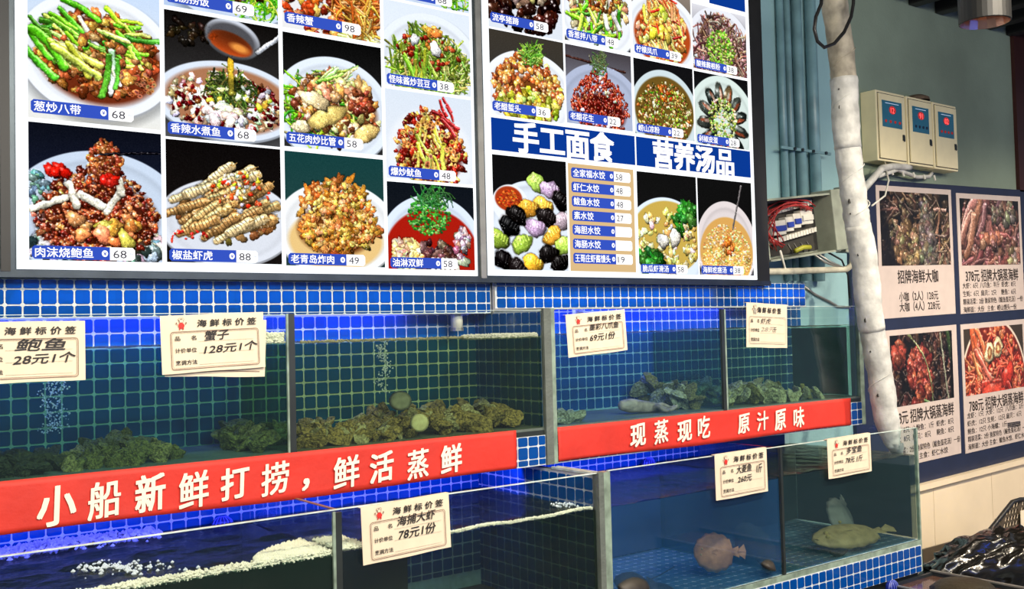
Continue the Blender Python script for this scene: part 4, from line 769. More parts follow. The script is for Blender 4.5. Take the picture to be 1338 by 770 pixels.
# ================================================================== price cards
def card(x0, x1, z0, z1, y, rot, label, hand, logo=1, square=False, seed=0, back=False, faint=''):
    r = random.Random(seed); W_, H_ = x1 - x0, z1 - z0
    t = empty('price_card', ((x0 + x1) / 2, y, (z0 + z1) / 2), (0, -rot, 0), label=label, cat='price card', group='seafood price cards hung on the tanks')
    mb = MB(); n = 10; vs = []
    for j in range(5):
        for i in range(n + 1):
            u = i / n - .5; v = j / 4 - .5; vs.append((u * W_, -.002 * math.cos(u * 3) * (1 - v), v * H_ + .0008 * math.sin(u * 9 + seed)))
    mb.add(vs, [(j * (n + 1) + i, j * (n + 1) + i + 1, (j + 1) * (n + 1) + i + 1, (j + 1) * (n + 1) + i) for j in range(4) for i in range(n)])
    o = mb.build('paper', M['card'], t, local=True); sd = o.modifiers.new('thickness', 'SOLIDIFY'); sd.thickness = .001; sd.offset = 1
    hk = MB().box(-W_ * .5, W_ * .5, 0, .014, H_ / 2 - .0015, H_ / 2); hk.build('folded_top', M['card'], t, local=True)
    if back: return t
    Y = -.0052
    mb = MB(); a, b, c, d = -W_ * .415, W_ * .44, -H_ * .44, H_ * .22
    if square: a, b, c, d = -W_ * .45, W_ * .45, -H_ * .42, H_ * .20
    def fr(a, b, c, d, k, rr):
        pts = []
        for cx, cz, s in ((b - rr, d - rr, 0), (a + rr, d - rr, 1), (a + rr, c + rr, 2), (b - rr, c + rr, 3)):
            for q in range(4): an = s * PI / 2 + q * PI / 6; pts.append((cx + rr * math.cos(an), cz + rr * math.sin(an), math.cos(an), math.sin(an)))
        m = len(pts); mb.add([(p[0], Y, p[1]) for p in pts] + [(p[0] - k * p[2], Y, p[1] - k * p[3]) for p in pts], [(i, (i + 1) % m, m + (i + 1) % m, m + i) for i in range(m)])
    fr(a, b, c, d, .0016, .008); fr(a + .004, b - .004, c + .004, d - .004, .0007, .006)
    mb.build('border_frame', M['brownink'] if not square else M['greyink'], t, local=True)
    mb = MB(); tx(mb, '海 鲜 标 价 签', W_ * (.13 if not square else .04), H_ * .345, H_ * .135, W_ * .58, Y, offset=.034, shear=.1, center=True)
    lh = H_ * .085
    for k, (s, z) in enumerate((('品      名', .10), ('计价单位', -.11), ('烹调方法', -.32))): tx(mb, s, a + W_ * .04, H_ * z, lh, W_ * .20, Y, offset=.022)
    mb.build('printed_lettering', M['ink'], t, local=True)
    mb = MB()
    for z in (.03, -.17, -.37): mb.box(a + W_ * .26, b - W_ * .05, Y, Y + .0002, H_ * z, H_ * z + .0006)
    mb.build('field_lines', M['greyink'], t, local=True)
    mb = MB()
    for s, x, z, hh, w_ in hand: tx(mb, s, x * W_, z * H_, hh * H_ * .92, w_ * W_ * .86, Y - .0004, offset=.020 if not square else 0, shear=.22, rot=r.uniform(-.01, .04))
    mb.build('handwriting', M['ink'], t, local=True)
    if faint: tx(MB(), faint, -.17 * W_, -.08 * H_, .13 * H_, .36 * W_, Y - .0004, shear=.15).build('faded_handwriting', M['greyink'], t, local=True)
    if logo:
        mb = MB(); lx, lz, s = -W_ * .31, H_ * .345, H_ * .072; red = M['redink'] if not square else M['greyink']
        def disc(x, z, rx, rz, mi, e=0): mb.add([(lx + s * (x + rx * math.cos(k * PI / 6)), Y - .0002 - e, lz + s * (z + rz * math.sin(k * PI / 6))) for k in range(12)], [tuple(range(12))], mi)
        disc(0, -.35, .75, .70, 0); disc(-.4, -1.1, .18, .28, 0); disc(.4, -1.1, .18, .28, 0)      # red apron-shaped body and feet
        for x in (-.35, 0, .35): disc(x, 1.15, .36, .36, 1); disc(x, 1.15, .28, .28, 2, .0001)          # chef hat outline
        mb.add([(lx + s * x, Y - .0003, lz + s * z) for x, z in ((-.45, .35), (.45, .35), (.5, 1.0), (-.5, 1.0))], [(0, 1, 2, 3)], 1)
        mb.add([(lx + s * x, Y - .0004, lz + s * z) for x, z in ((-.38, .42), (.38, .42), (.42, 1.0), (-.42, 1.0))], [(0, 1, 2, 3)], 2)
        for sx in (-1, 1): disc(sx * 1.15, .25, .16, .24, 1); disc(sx * .95, -.1, .1, .1, 1)
        mb.build('chef_emblem', [red, M['brownink'], M['card']], t, local=True)
    return t
cy, cl = UF - .012, LF - .012
card(-.155, .130, 1.398, 1.549, cy, 0, 'price card for abalone, leftmost one, cut by the edge of the picture', [('鲍鱼', -.08, .115, .24, .48), ('28元1个', -.10, -.13, .20, .60)], seed=1)
t_ = card(.338, .622, 1.389, 1.551, cy + .008, -.05, 'second cream card peeking out behind the crab price card', [], seed=9, back=True)
mb_ = MB(); mb_.box(-.11, .125, -.0052, -.005, -.066, -.0645); mb_.build('border_frame', M['brownink'], t_, local=True)
card(.322, .614, 1.406, 1.563, cy - .002, .03, 'price card reading 128 for crab, hung over the left tank', [('蟹子', -.10, .12, .20, .28), ('128元1个', -.11, -.12, .19, .62)], seed=2)
card(1.742, 2.028, 1.405, 1.556, cy, .060, 'price card reading 69, tilted, on the octopus tank', [('墨彩八爪鱼', -.14, .15, .18, .58), ('69元1份', -.14, -.10, .21, .50)], seed=3)
card(2.704, 2.966, 1.399, 1.583, cy, -.045, 'squarish yellowish price card on the clam tank, rightmost of the upper row', [('虾虎', -.18, .10, .14, .30), ('斤', .14, -.09, .15, .09)], square=True, seed=4, faint='28元')
card(.773, 1.059, .872, 1.029, cl, .030, 'price card reading 78 for shrimp on the lower left tank', [('海捕大虾', -.12, .15, .20, .52), ('78元1份', -.11, -.09, .22, .50)], seed=5)
card(2.192, 2.478, .873, 1.036, cl, .008, 'price card reading 260 on the lower tank of blue water', [('大菱鱼', -.12, .10, .20, .34), ('260元', -.10, -.12, .18, .32), ('1斤', .27, .06, .24, .13)], seed=6)
card(2.850, 3.142, .879, 1.036, cl, .010, 'price card reading 78 on the lower right tank near its end', [('多宝鱼', -.10, .14, .20, .42), ('78元 1斤', -.12, -.10, .18, .46)], seed=7)

# ================================================================== posters on the navy board
PY = .272
def poster(x0, x1, z0, z1, px0, px1, pz0, fn, head, lines, label, hw, seed, hx=None):
    t = empty('poster', ((x0 + x1) / 2, PY, z0), label=label, cat='poster', group='seafood posters on the navy board')
    slab(MB(), x0, x1, PY, PY + .003, z0, z1).build('paper', M['poster'], t)
    p = Pic(px1 - px0, z1 - .03 - pz0, (.1, .1, .1), seed, 200); fn(p); g = p.a.mean(-1, keepdims=True); p.a = g + (p.a - g) * (.85 if seed == 34 else .66)
    pic_obj('dish_photo', pic_mat('poster_print', p, 0, dif=True), px0, px1, pz0, z1 - .032, PY - .002, t, None, tl=tilt)
    mb = MB(); Wd = x1 - x0; xc = (x0 + x1) / 2
    tx(mb, head, (hx or xc), pz0 - .066 + tilt(xc), .085, hw, PY - .001, offset=.022, center=True, rot=.030)
    mb.build('heading_lettering', M['posterink'], t)
    for s, x, z, h, w_ in lines:
        mb = MB(); tx(mb, s, x0 + x * Wd, z + tilt(x0 + x * Wd), h, w_ * Wd, PY - .001, offset=.018, rot=.030)
        mb.build('lettering', M['posterink'], t)
poster(4.560, 5.360, 1.520, 2.285, 4.592, 5.325, 1.822, d_bigpot, '招牌海鲜大咖', [('小咖（2人）128元', .24, 1.640, .060, .52), ('大咖（4人）228元', .24, 1.580, .060, .54)], 'upper left poster of a seafood platter, 128 and 228', .43, 31)
poster(5.420, 6.225, 1.515, 2.268, 5.455, 6.190, 1.815, d_redpot, '378元 招牌大锅蒸海鲜', [('大虾：6只  八爪鱼：半斤  虾虎：8只', .04, 1.688, .040, .82), ('生蚝：6只  扇贝：2只     鲍鱼：6只', .04, 1.638, .040, .82), ('精装活菜：2份 渔家特色（鲅鱼蛋花汤）一份', .04, 1.588, .040, .93), ('海鲜面：大份   主食：崂山馒头一份', .04, 1.538, .040, .82)], 'upper right poster of steamed seafood pot reading 378', .66, 32)
poster(4.600, 5.360, .665, 1.452, 4.640, 5.300, 1.010, d_chilipot, '588元 招牌大锅蒸海鲜', [('大虾：8只  小鲍鱼：1斤  虾虎：8只', .02, .872, .040, .88), ('生蚝：8只  扇贝：8只     鲍鱼：8只', .02, .822, .040, .88), ('精装活菜：2份 渔家特色（鲅鱼蛋花汤）一份', .02, .755, .040, .97), ('海鲜面：大份 主食：虾仁水饺', .02, .705, .040, .78)], 'lower left poster of seafood with green chillies behind the wrapped pipe', .66, 33, hx=4.962)
poster(5.410, 6.215, .655, 1.450, 5.440, 6.178, 1.005, d_lobster, '788元 招牌大锅蒸海鲜', [('龙虾：1只  大虾：12只  八爪鱼：2斤', .04, .882, .039, .88), ('虾虎：12只 生蚝：12只 扇贝：6只', .04, .834, .039, .84), ('鲍鱼：12只 小海螺：1斤', .04, .786, .039, .60), ('精装活菜：2份 渔家特色（鲅鱼蛋花汤）一份', .04, .738, .039, .94), ('海鲜面：大份 主食：鲅鱼水饺、虾仁水饺', .04, .690, .039, .92)], 'lower right poster of a round pot of red lobster reading 788', .68, 34)
mb = MB(); 
for k in range(4): mb.box(5.93, 6.10, PY - .0015, PY - .001, .790 + k * .008, .796 + k * .008)
mb.build('inked_out_line', M['ink'], label='black scribble over a line of the lobster poster', cat='scribble')

# ================================================================== electric control boxes on the right wall
for i, (x0, x1, zt, num, lab) in enumerate(((4.480, 4.768, 2.800, '12', 'cream control box nearest the white wrapped pipe'), (4.785, 5.050, 2.800, '91', 'middle one of the three cream control boxes'), (5.062, 5.325, 2.798, '02', 'cream control box farthest from the wrapped pipe'))):
    t = empty('control_box', ((x0 + x1) / 2, .20, zt - .40), label=lab, cat='electric box', group='three cream control boxes')
    z0, z1 = zt - .40, zt; W_ = x1 - x0; xc = (x0 + x1) / 2
    Bx('housing', M['cream'], (x0, x1, .20, .298, z0, z1), t, b=.004)
    Bx('door', M['cream'], (x0 + .018, x1 - .012, .192, .200, z0 + .015, z1 - .018), t, b=.002)
    mb = MB()
    for a in ((x0 + .014, x1 - .008, .1985, .1995, z0 + .011, z0 + .014), (x0 + .014, x1 - .008, .1985, .1995, z1 - .016, z1 - .013), (x0 + .013, x0 + .016, .1985, .1995, z0 + .011, z1 - .013), (x1 - .010, x1 - .007, .1985, .1995, z0 + .011, z1 - .013)): mb.box(*a)
    mb.build('door_gap', M['dark'], t)
    pn = Bx('display_panel', M['bluepanel'], (x0 + .045, x1 - .050, .189, .192, z1 - .205, z1 - .055), t)
    Bx('caption_line', M['faint'], (x0 + .075, x1 - .08, .1885, .189, z1 - .070, z1 - .067), pn)
    MB().add([(xc - .0 + .034 * math.cos(k * PI / 8), .1885, z1 - .105 + .024 * math.sin(k * PI / 8)) for k in range(16)], [tuple(range(16))]).build('display_window', M['redled_bg'], pn)
    tx(MB(), num, xc, z1 - .105, .045, None, .1880, offset=.01, center=True).build('red_digits', M['red_led'], pn)
    mb = MB()
    for k in range(4): mb.lathe((x0 + .075 + k * (W_ - .15) / 3, .189, z1 - .172), [(0, -.003), (.008, -.003), (.009, 0)], 10, 'y')
    mb.build('buttons', M['redink'] if i != 1 else M['navy'], pn)
    lk = MB().box(x1 - .048, x1 - .028, .186, .192, z0 + .130, z0 + .165, b=.003).box(x1 - .042, x1 - .034, .182, .187, z0 + .125, z0 + .155).build('latch', M['steel'], t)
MB().lathe((4.98, .25, 2.80), [(.075, 0), (.07, .02), (.04, .035), (0, .04)], 16).build('cable_coil', mat('brown_coil', (.12, .08, .05), .6), label='small brown coil lying on top of the middle control box', cat='coil')
for k, (pts, r_, lab) in enumerate((
    ([(4.20, .12, 2.20), (4.42, .14, 2.34), (4.62, .20, 2.375), (4.80, .22, 2.39), (4.86, .24, 2.395)], .020, 'thick white cable bundle bending up under the first two control boxes'),
    ([(4.42, .16, 2.30), (4.70, .22, 2.365), (4.95, .25, 2.345), (5.10, .26, 2.36), (5.13, .26, 2.385)], .012, 'grey white cable running under the last control box'),
    ([(4.10, .0, 2.10), (4.30, .05, 2.17), (4.45, .12, 2.27), (4.56, .21, 2.40)], .005, 'thin white wire dropping from the first control box'))):
    MB().tube(pts, r_, 8).build('white_cable', M['tape' if k < 2 else 'white'], label=lab, cat='cable', smooth=True)
mb = MB()
for k in range(6): x = 4.50 + k * .11; mb.tube([(x, .20, 2.352 + .004 * (k % 2)), (x + .004, .195, 2.325)], .006, 6)
mb.build('cable_ties', M['white'], label='white cable tie ends sticking down under the control boxes', cat='cable ties')

# ================================================================== painted pipes, distribution box, conduits
for i, (x, r_) in enumerate(((3.752, .020), (3.815, .018), (3.884, .027), (4.000, .030))):
    t = MB().tube([(x, WALL - r_ - .004, 1.72), (x, WALL - r_ - .004, 3.6)], r_, 14).build('pipe', M['pvc'], label=['leftmost and slim one', 'second and slimmest one', 'third one from the left, medium thick', 'rightmost and thickest one'][i] + ' of the teal painted wall pipes', cat='pipe', group='teal painted vertical pipes', smooth=True)
t = empty('pipe_bracket', (3.88, .25, 2.40), label='thin horizontal clamp rail across the teal pipes', cat='bracket')
Bx('rail', M['pvc'], (3.68, 4.10, .235, .245, 2.400, 2.414), t)
for x in (3.784, 3.848, 3.94, 4.05): MB().lathe((x, .233, 2.407), [(0, -.006), (.009, -.006), (.009, .006)], 8, 'y').build('bolt', M['steel'], t)
# open breaker box
t = empty('breaker_box', (3.575, .04, 1.975), (0, math.radians(-7.0), 0), label='open grey breaker box with red wires beside the menu board', cat='electric box')
def L_(name, m, d, parent=t, b=0, **k): return MB().box(*d, b=b).build(name, M[m], parent, local=True, **k)
L_('back_plate', 'boxpaint', (-.28, .28, .11, .118, -.145, .145)); L_('top_flange', 'boxpaint', (-.285, .285, 0, .118, .140, .150)); L_('bottom_flange', 'boxpaint', (-.285, .285, 0, .118, -.150, -.140))
L_('left_side', 'boxpaint', (-.285, -.277, 0, .118, -.15, .15)); L_('right_side', 'boxpaint', (.240, .360, -.01, .118, -.145, .165), b=.006)
L_('inner_plate', 'dark', (-.24, .235, .100, .109, -.13, .13))
for k, (m, n_) in enumerate((('white', 2), ('white', 1), ('white', 1), ('white', 2))):
    x0 = -.175 + sum((.115, .062, .062, .10)[:k]); wd = (.112, .058, .058, .095)[k]; zz = .012 * k
    br = L_('breaker', 'white', (x0, x0 + wd, .055, .100, -.030 + zz, .042 + zz), b=.004)
    MB().box(x0 + .006, x0 + wd - .006, .046, .056, -.010 + zz, .016 + zz).build('toggle', M['bluet'] if k != 3 else M['white'], br, local=True)
for z, y_ in ((.080, .08), (-.060, .07)):
    mb = MB()
    for k in range(16): mb.box(-.165 + k * .023, -.146 + k * .023, y_, .1, z - .011 + .0022 * k, z + .013 + .0022 * k)
    mb.build('terminal_strip', M['white'], t, local=True)
for k in range(9):
    a = rnd.uniform(-.01, .01); pts = [(.05 + .13 * math.cos(q) * (1.2 + .07 * k) - .07, .05 + .03 * math.sin(q * 3 + k), .005 + (.095 + .004 * k) * math.sin(q) + a) for q in [2.2 * PI * (.10 + .055 * j) for j in range(10)]]
    MB().tube(pts, .0035, 5).build('red_wire', M['redwire'], t, local=True, smooth=True)
for k in range(4): MB().tube([(-.06 + k * .05, .06, -.08), (-.05 + k * .05, .05, -.11), (-.02 + k * .045, .07, -.13)], .004, 5).build('black_wire', M['cable'], t, local=True)
MB().tube([(-.02, .05, -.118), (.04, .045, -.105), (.10, .05, -.110)], .012, 8).build('yellow_green_wire_bundle', M['yellow'], t, local=True, smooth=True)
MB().tube([(3.05, -.02, 1.738), (3.35, .00, 1.745), (3.93, .05, 1.768), (3.99, .06, 1.79), (4.005, .06, 1.85), (4.005, .06, 2.02)], .016, 12).build('conduit', M['conduit'], label='white plastic conduit with elbow below the breaker box', cat='conduit', smooth=True)
Bx('cable_duct', M['boxpaint'], (3.96, 4.05, .07, .13, 1.86, 2.20), label='flat grey green duct right of the breaker box', cat='duct')
MB().tube([(4.02, .02, 1.78), (4.00, .0, 1.50), (3.97, -.05, 1.30), (3.90, -.12, 1.00)], .020, 10).build('conduit', M['conduit'], label='white conduit descending behind the right end of the upper tank', cat='conduit', smooth=True)
MB().tube([(3.30, -.03, 1.84), (3.37, .0, 1.76), (3.42, .0, 1.735)], .006, 6).build('cable', M['white'], label='short light cable left under the breaker box', cat='cable', smooth=True)
for k in range(2): MB().tube([(3.66 + .04 * k, .05, 1.84), (3.72 + .05 * k, .03, 1.80), (3.86 + .03 * k, .04, 1.775)], .006, 6).build('cable', M['alu'], label=['inner', 'outer'][k] + ' grey cable leaving the bottom of the breaker box', cat='cable', smooth=True)
MB().tube([tuple(at(x, y, Y=.292)) for x, y in ((1050, 374), (1065, 385), (1085, 395), (1095, 401), (1118, 402))], .007, 6).build('cable', M['alu'], label='grey cable slanting down to the top of the clam tank', cat='cable', smooth=True)
MB().tube([tuple(at(x, y, Y=.1)) for x, y in ((1082, 330), (1100, 340), (1108, 360), (1110, 390))], .005, 6).build('cable', M['cable'], label='dark wire beside the white conduit', cat='cable', smooth=True)

# ================================================================== white wrapped pipe and its cable loop
PP = [(1086, -60, -.42), (1090, 0, -.42), (1098, 60, -.42), (1103, 110, -.42), (1105, 160, -.42), (1110, 215, -.42), (1116, 260, -.42), (1120, 290, -.42), (1130, 345, -.42), (1135, 400, -.42), (1141, 440, -.42), (1150, 490, -.42), (1158, 545, -.43), (1168, 585, -.45)]
C_ = [at(x, y, Y=Y) for x, y, Y in PP]; pts = []; R_ = []
NS = 110
for i in range(NS + 1):
    f = i / NS * (len(C_) - 1); k = min(int(f), len(C_) - 2); q = f - k
    p0, p1, p2, p3 = C_[max(k - 1, 0)], C_[k], C_[k + 1], C_[min(k + 2, len(C_) - 1)]
    pts.append(.5 * ((2 * p1) + (p2 - p0) * q + (2 * p0 - 5 * p1 + 4 * p2 - p3) * q * q + (3 * p1 - 3 * p2 + p3 - p0) * q ** 3))
    r_ = .055 + .0015 * math.sin(i * .8) + rnd.uniform(-.0008, .0008) + (.0015 if i % 7 == 0 else 0)
    if i > NS - 8: r_ *= 1 - .06 * (i - NS + 8)
    R_.append(r_)
t = empty('wrapped_pipe', tuple(pts[-1]), label='pipe wrapped in crumpled white tape, slanting down into the lower tank', cat='pipe')
def seg(a, b, m, k=1.0):
    o = MB().tube(pts[a:b], [r * k for r in R_[a:b]], 20).build('tape_wrap', m, t, smooth=True)
    d = o.modifiers.new('crumple', 'DISPLACE'); tt = bpy.data.textures.get('crumple') or bpy.data.textures.new('crumple', 'CLOUDS'); tt.noise_scale = .035; d.texture = tt; d.strength = .007; d.mid_level = .5; d.texture_coords = 'GLOBAL'
seg(0, 26, M['tape2']); seg(24, 40, M['tape'], 1.06); seg(38, 62, M['tape']); seg(60, 84, M['tape'], 1.04); seg(82, NS + 1, M['tape'])
for k, i in enumerate((27, 31, 52, 57, 66, 80, 88, 97)):
    c = pts[i] + Vector((-.053, -.012, 0)); z = .007 + .006 * (k % 3)
    MB().add([(c.x - .008, c.y, c.z - z * .6), (c.x + .022, c.y - .012, c.z + .002), (c.x - .006, c.y, c.z + z * .7), (c.x - .006, c.y + .006, c.z)], [(0, 1, 2), (0, 3, 1), (1, 3, 2), (0, 2, 3)]).build('torn_gap', M['dark'], t)
mb = MB(); c = pts[-1]; n = 18; vs = []
for j in range(4):
    for k in range(n):
        a = 2 * PI * k / n; rr_ = (.040, .036, .026, .010)[j] * (1 + .22 * math.sin(5 * a + j)); vs.append((c.x + rr_ * math.cos(a) + .012 * j, c.y + rr_ * math.sin(a) * .8, c.z + .02 - j * .022 - (.012 * math.sin(3 * a) if j == 3 else 0)))
mb.add(vs, [(j * n + k, (j + 1) * n + k, (j + 1) * n + (k + 1) % n, j * n + (k + 1) % n) for j in range(3) for k in range(n)]).build('torn_end', M['tape'], t, smooth=True)
for i in range(6, NS - 4, 5):
    a0 = rnd.uniform(0, 6.28); p0 = pts[i]; q = [p0 + Vector((R_[i] * 1.03 * math.cos(a0 + b * .35), R_[i] * 1.03 * math.sin(a0 + b * .35), .012 * b - .02)) for b in range(9)]
    MB().tube(q, [.0005, .0022, .003, .0032, .003, .0032, .003, .002, .0005], 5).build('tape_fold', M['tape2' if i < 25 else 'tape'], t, smooth=True)
MB().tube([tuple(at(x, y, Y=-.52)) for x, y in ((1076, -40), (1073, 5), (1066, 22), (1064, 38), (1068, 54), (1077, 62), (1090, 57), (1103, 42), (1112, 22), (1115, 5), (1116, -30))], .0075, 8).build('cable_loop', M['cable'], label='black cable loop hanging in front of the wrapped pipe', cat='cable', smooth=True)
# downlight
c = CAM + (FW + RX * ((1287 - 669) / FPX) - UP * ((30 - 385) / FPX)) * 3.4
t = empty('downlight', tuple(c), label='black cylinder downlight with copper inside, hanging at the top right', cat='lamp')
MB().lathe(c, [(.078, 0), (.082, .002), (.083, .30), (.02, .305), (.0, .305)], 32).build('housing', M['black'], t, smooth=False)
MB().lathe(c, [(.078, 0), (.070, .03), (.055, .10), (.03, .14), (0, .14)], 16).build('reflector', M['copper'], t)
MB().tube([c + Vector((0, 0, .30)), (c.x, c.y, 3.75)], .012, 8).build('rod', M['black'], t)

# ================================================================== things in the tanks
def shell_mesh(seed, L=.07):
    r = random.Random(seed); mb = MB(); n, m = 14, 6; vs = []
    ph = r.uniform(0, 6)
    for side in (1, -1):
        for j in range(m + 1):
            for k in range(n):
                a = 2 * PI * k / n; f = j / m; rad = L * .5 * (1 - f) * (1 + .16 * math.sin(3 * a + ph) + .08 * math.sin(7 * a))
                h = side * L * (.16 if side > 0 else .09) * math.sqrt(max(0, 1 - (1 - f) ** 2)) + L * .03 * math.sin(9 * a + ph) * (1 - f) + r.uniform(-1, 1) * L * .035
                vs.append((rad * math.cos(a) * 1.25, rad * math.sin(a), h))
    base = (m + 1) * n; fs = []
    for s_ in (0, 1):
        for j in range(m):
            for k in range(n):
                q = (s_ * base + j * n + k, s_ * base + j * n + (k + 1) % n, s_ * base + (j + 1) * n + (k + 1) % n, s_ * base + (j + 1) * n + k)
                fs.append(q if s_ == 0 else q[::-1])
    fs += [(k, base + k, base + (k + 1) % n, (k + 1) % n) for k in range(n)]
    me = bpy.data.meshes.new('shell'); me.from_pydata(vs, [], fs); return me
SH = [shell_mesh(k) for k in range(7)]
def variants(m): 
    out = []
    for s in SH: q = s.copy(); q.materials.append(m); out.append(q)
    return out
SV = {k: variants(M[k]) for k in ('shell', 'shell2', 'shell3', 'darkshell')}
def shells(name, n, x0, x1, y0, y1, prof, key, size, label, group, cat='shell', seed=1, key2=None):
    r = random.Random(seed)
    for i in range(n):
        x = r.uniform(x0, x1); y = r.uniform(y0, y1); top = prof((x - x0) / (x1 - x0)) * (.55 + .45 * (y - y0) / max(1e-6, y1 - y0))
        z = UFLR + .012 + max(0, top - .03) * r.random() ** .6
        kk = key2 if key2 and r.random() < .25 else key
        o = bpy.data.objects.new(name, r.choice(SV[kk])); COL.objects.link(o); o.location = (x, y, z)
        o.rotation_euler = (r.uniform(-1.1, 1.1), r.uniform(-1.1, 1.1), r.uniform(0, 6.28)); s = size * r.uniform(.75, 1.3); o.scale = (s, s, s * r.uniform(.9, 1.5))
        tag(o, label, cat, group)
yb, yf = BK - .06, UF + .055
shells('oyster', 120, D1 + .05, 1.30, yf, yb, lambda u: .060 + .022 * math.sin(u * 9) + .03 * u, 'shell', .8, 'rough brown oyster in the heap filling the bottom of the oyster tank', 'oysters heaped in the oyster tank', 'oyster', 2, 'shell2')
shells('oyster', 60, 1.28, 1.60, yf, yb, lambda u: .075 + .03 * u, 'shell', .9, 'lumpy oyster in the taller pile against the end wall of the oyster tank', 'oysters piled at the end of the oyster tank', 'oyster', 3, 'shell2')
shells('clam', 70, -.35, .14, yf, yb, lambda u: .04 + .012 * math.sin(u * 3.1), 'darkshell', .8, 'dark shellfish in the low heap at the left end of the crab tank', 'dark shellfish at the left end', 'shellfish', 4)
shells('clam', 95, .10, .43, yf + .01, yb, lambda u: .028 + .055 * math.sin(min(1, u ** 1.6) * PI) ** 1.3, 'shell3', .65, 'olive brown shellfish in the mound in the middle of the crab tank', 'olive mound in the crab tank', 'shellfish', 5, 'shell')
shells('clam', 22, .60, .67, yf, yb, lambda u: .05 + .05 * u, 'shell3', .9, 'olive shellfish in the corner right of the crab price card', 'olive shellfish in the crab tank corner', 'shellfish', 6, 'shell')
shells('clam', 40, 2.42, 2.56, yf + .03, yb, lambda u: .12 + .06 * math.sin(u * 5), 'shell3', .9, 'olive clam in the pile by the divider of the octopus tank', 'clams by the divider', 'clam', 7, 'shell2')
shells('clam', 70, 2.63, 3.10, yf, yb, lambda u: .085 + .035 * math.sin(u * 4 + .5), 'shell2', .9, 'pale greenish clam in the heap of the clam tank', 'pale clams in the clam tank', 'clam', 8, 'shell3')
shells('clam', 26, 3.08, 3.28, yf, yb, lambda u: .10 * math.sin(PI * (.2 + u * .75)), 'shell2', .9, 'yellowish clam in the rounded pile at the far end of the clam tank', 'clams at the far end', 'clam', 9, 'shell3')
shells('clam', 16, 1.70, 1.86, yf, yf + .12, lambda u: .09 * (1 - u), 'shell2', .9, 'beige shell at the near corner of the octopus tank', 'shells in the near corner of the octopus tank', 'shell', 10)
def round_shell(c, r, label, m, face=(-.5, -.8, .2), ribs=26):
    mb = MB(); vs = [(0, 0, .16 * r)]; n = ribs * 2
    for j, (f, h) in enumerate(((.35, .15), (.7, .10), (1.0, 0), (.7, -.1))):
        for k in range(n): a = 2 * PI * k / n; q = f * (1 + (.015 if k % 2 else -.015)); vs.append((r * q * math.cos(a), r * q * math.sin(a), r * (h + (.012 if k % 2 else 0))))
    fs = [(0, 1 + k, 1 + (k + 1) % n) for k in range(n)] + [(1 + j * n + k, 1 + (j + 1) * n + k, 1 + (j + 1) * n + (k + 1) % n, 1 + j * n + (k + 1) % n) for j in range(3) for k in range(n)]
    o = mb.add(vs, fs).build('scallop', m, label=label, cat='scallop', smooth=True); o.location = c; o.rotation_euler = Vector(face).to_track_quat('Z', 'Y').to_euler(); return o
round_shell(at(548, 553, Y=-.262), .030, 'round pale cream scallop in front of the brown oysters', mat('cream_scallop', (.72, .66, .42), .6, color2=(.55, .48, .28), scale=60))
round_shell(at(523, 524, Y=-.10), .038, 'round grey scallop standing above the oyster heap', mat('grey_scallop', (.22, .22, .17), .6, color2=(.12, .12, .09), scale=40), (-.4, -.8, .6))
# octopus : one skinned body with eight arms
def skinned(name, verts, edges, radii, m, root=0, sub=2, **k):
    me = bpy.data.meshes.new(name); me.from_pydata(verts, edges, []); me.materials.append(m); o = bpy.data.objects.new(name, me); COL.objects.link(o)
    s = o.modifiers.new('skin', 'SKIN'); s.use_smooth_shade = True
    for i, r_ in enumerate(radii): me.skin_vertices[0].data[i].radius = (r_, r_)
    me.skin_vertices[0].data[root].use_root = True
    u = o.modifiers.new('sub', 'SUBSURF'); u.levels = sub; u.render_levels = sub
    return tag(o, **k)
ov, oe, orr = [(2.14, -.14, 1.195), (2.19, -.15, 1.192), (2.25, -.155, 1.185), (2.29, -.16, 1.180)], [(0, 1), (1, 2), (2, 3)], [.018, .032, .026, .020]
for k in range(8):
    a = -1.5 + k * .43; b = 3; px_, py_ = 2.29, -.16
    for j in range(5):
        px_ += .030 * math.cos(a); py_ += .020 * math.sin(a) ; a += rnd.uniform(-.5, .5)
        ov.append((px_, max(-.27, min(.06, py_)), 1.176 + .010 * math.sin(j * 1.5 + k))); oe.append((b, len(ov) - 1)); b = len(ov) - 1; orr.append(.013 - .002 * j)
skinned('octopus', ov, oe, orr, M['pink'], label='pinkish brown octopus lying on the floor of the upper right tank', cat='octopus')
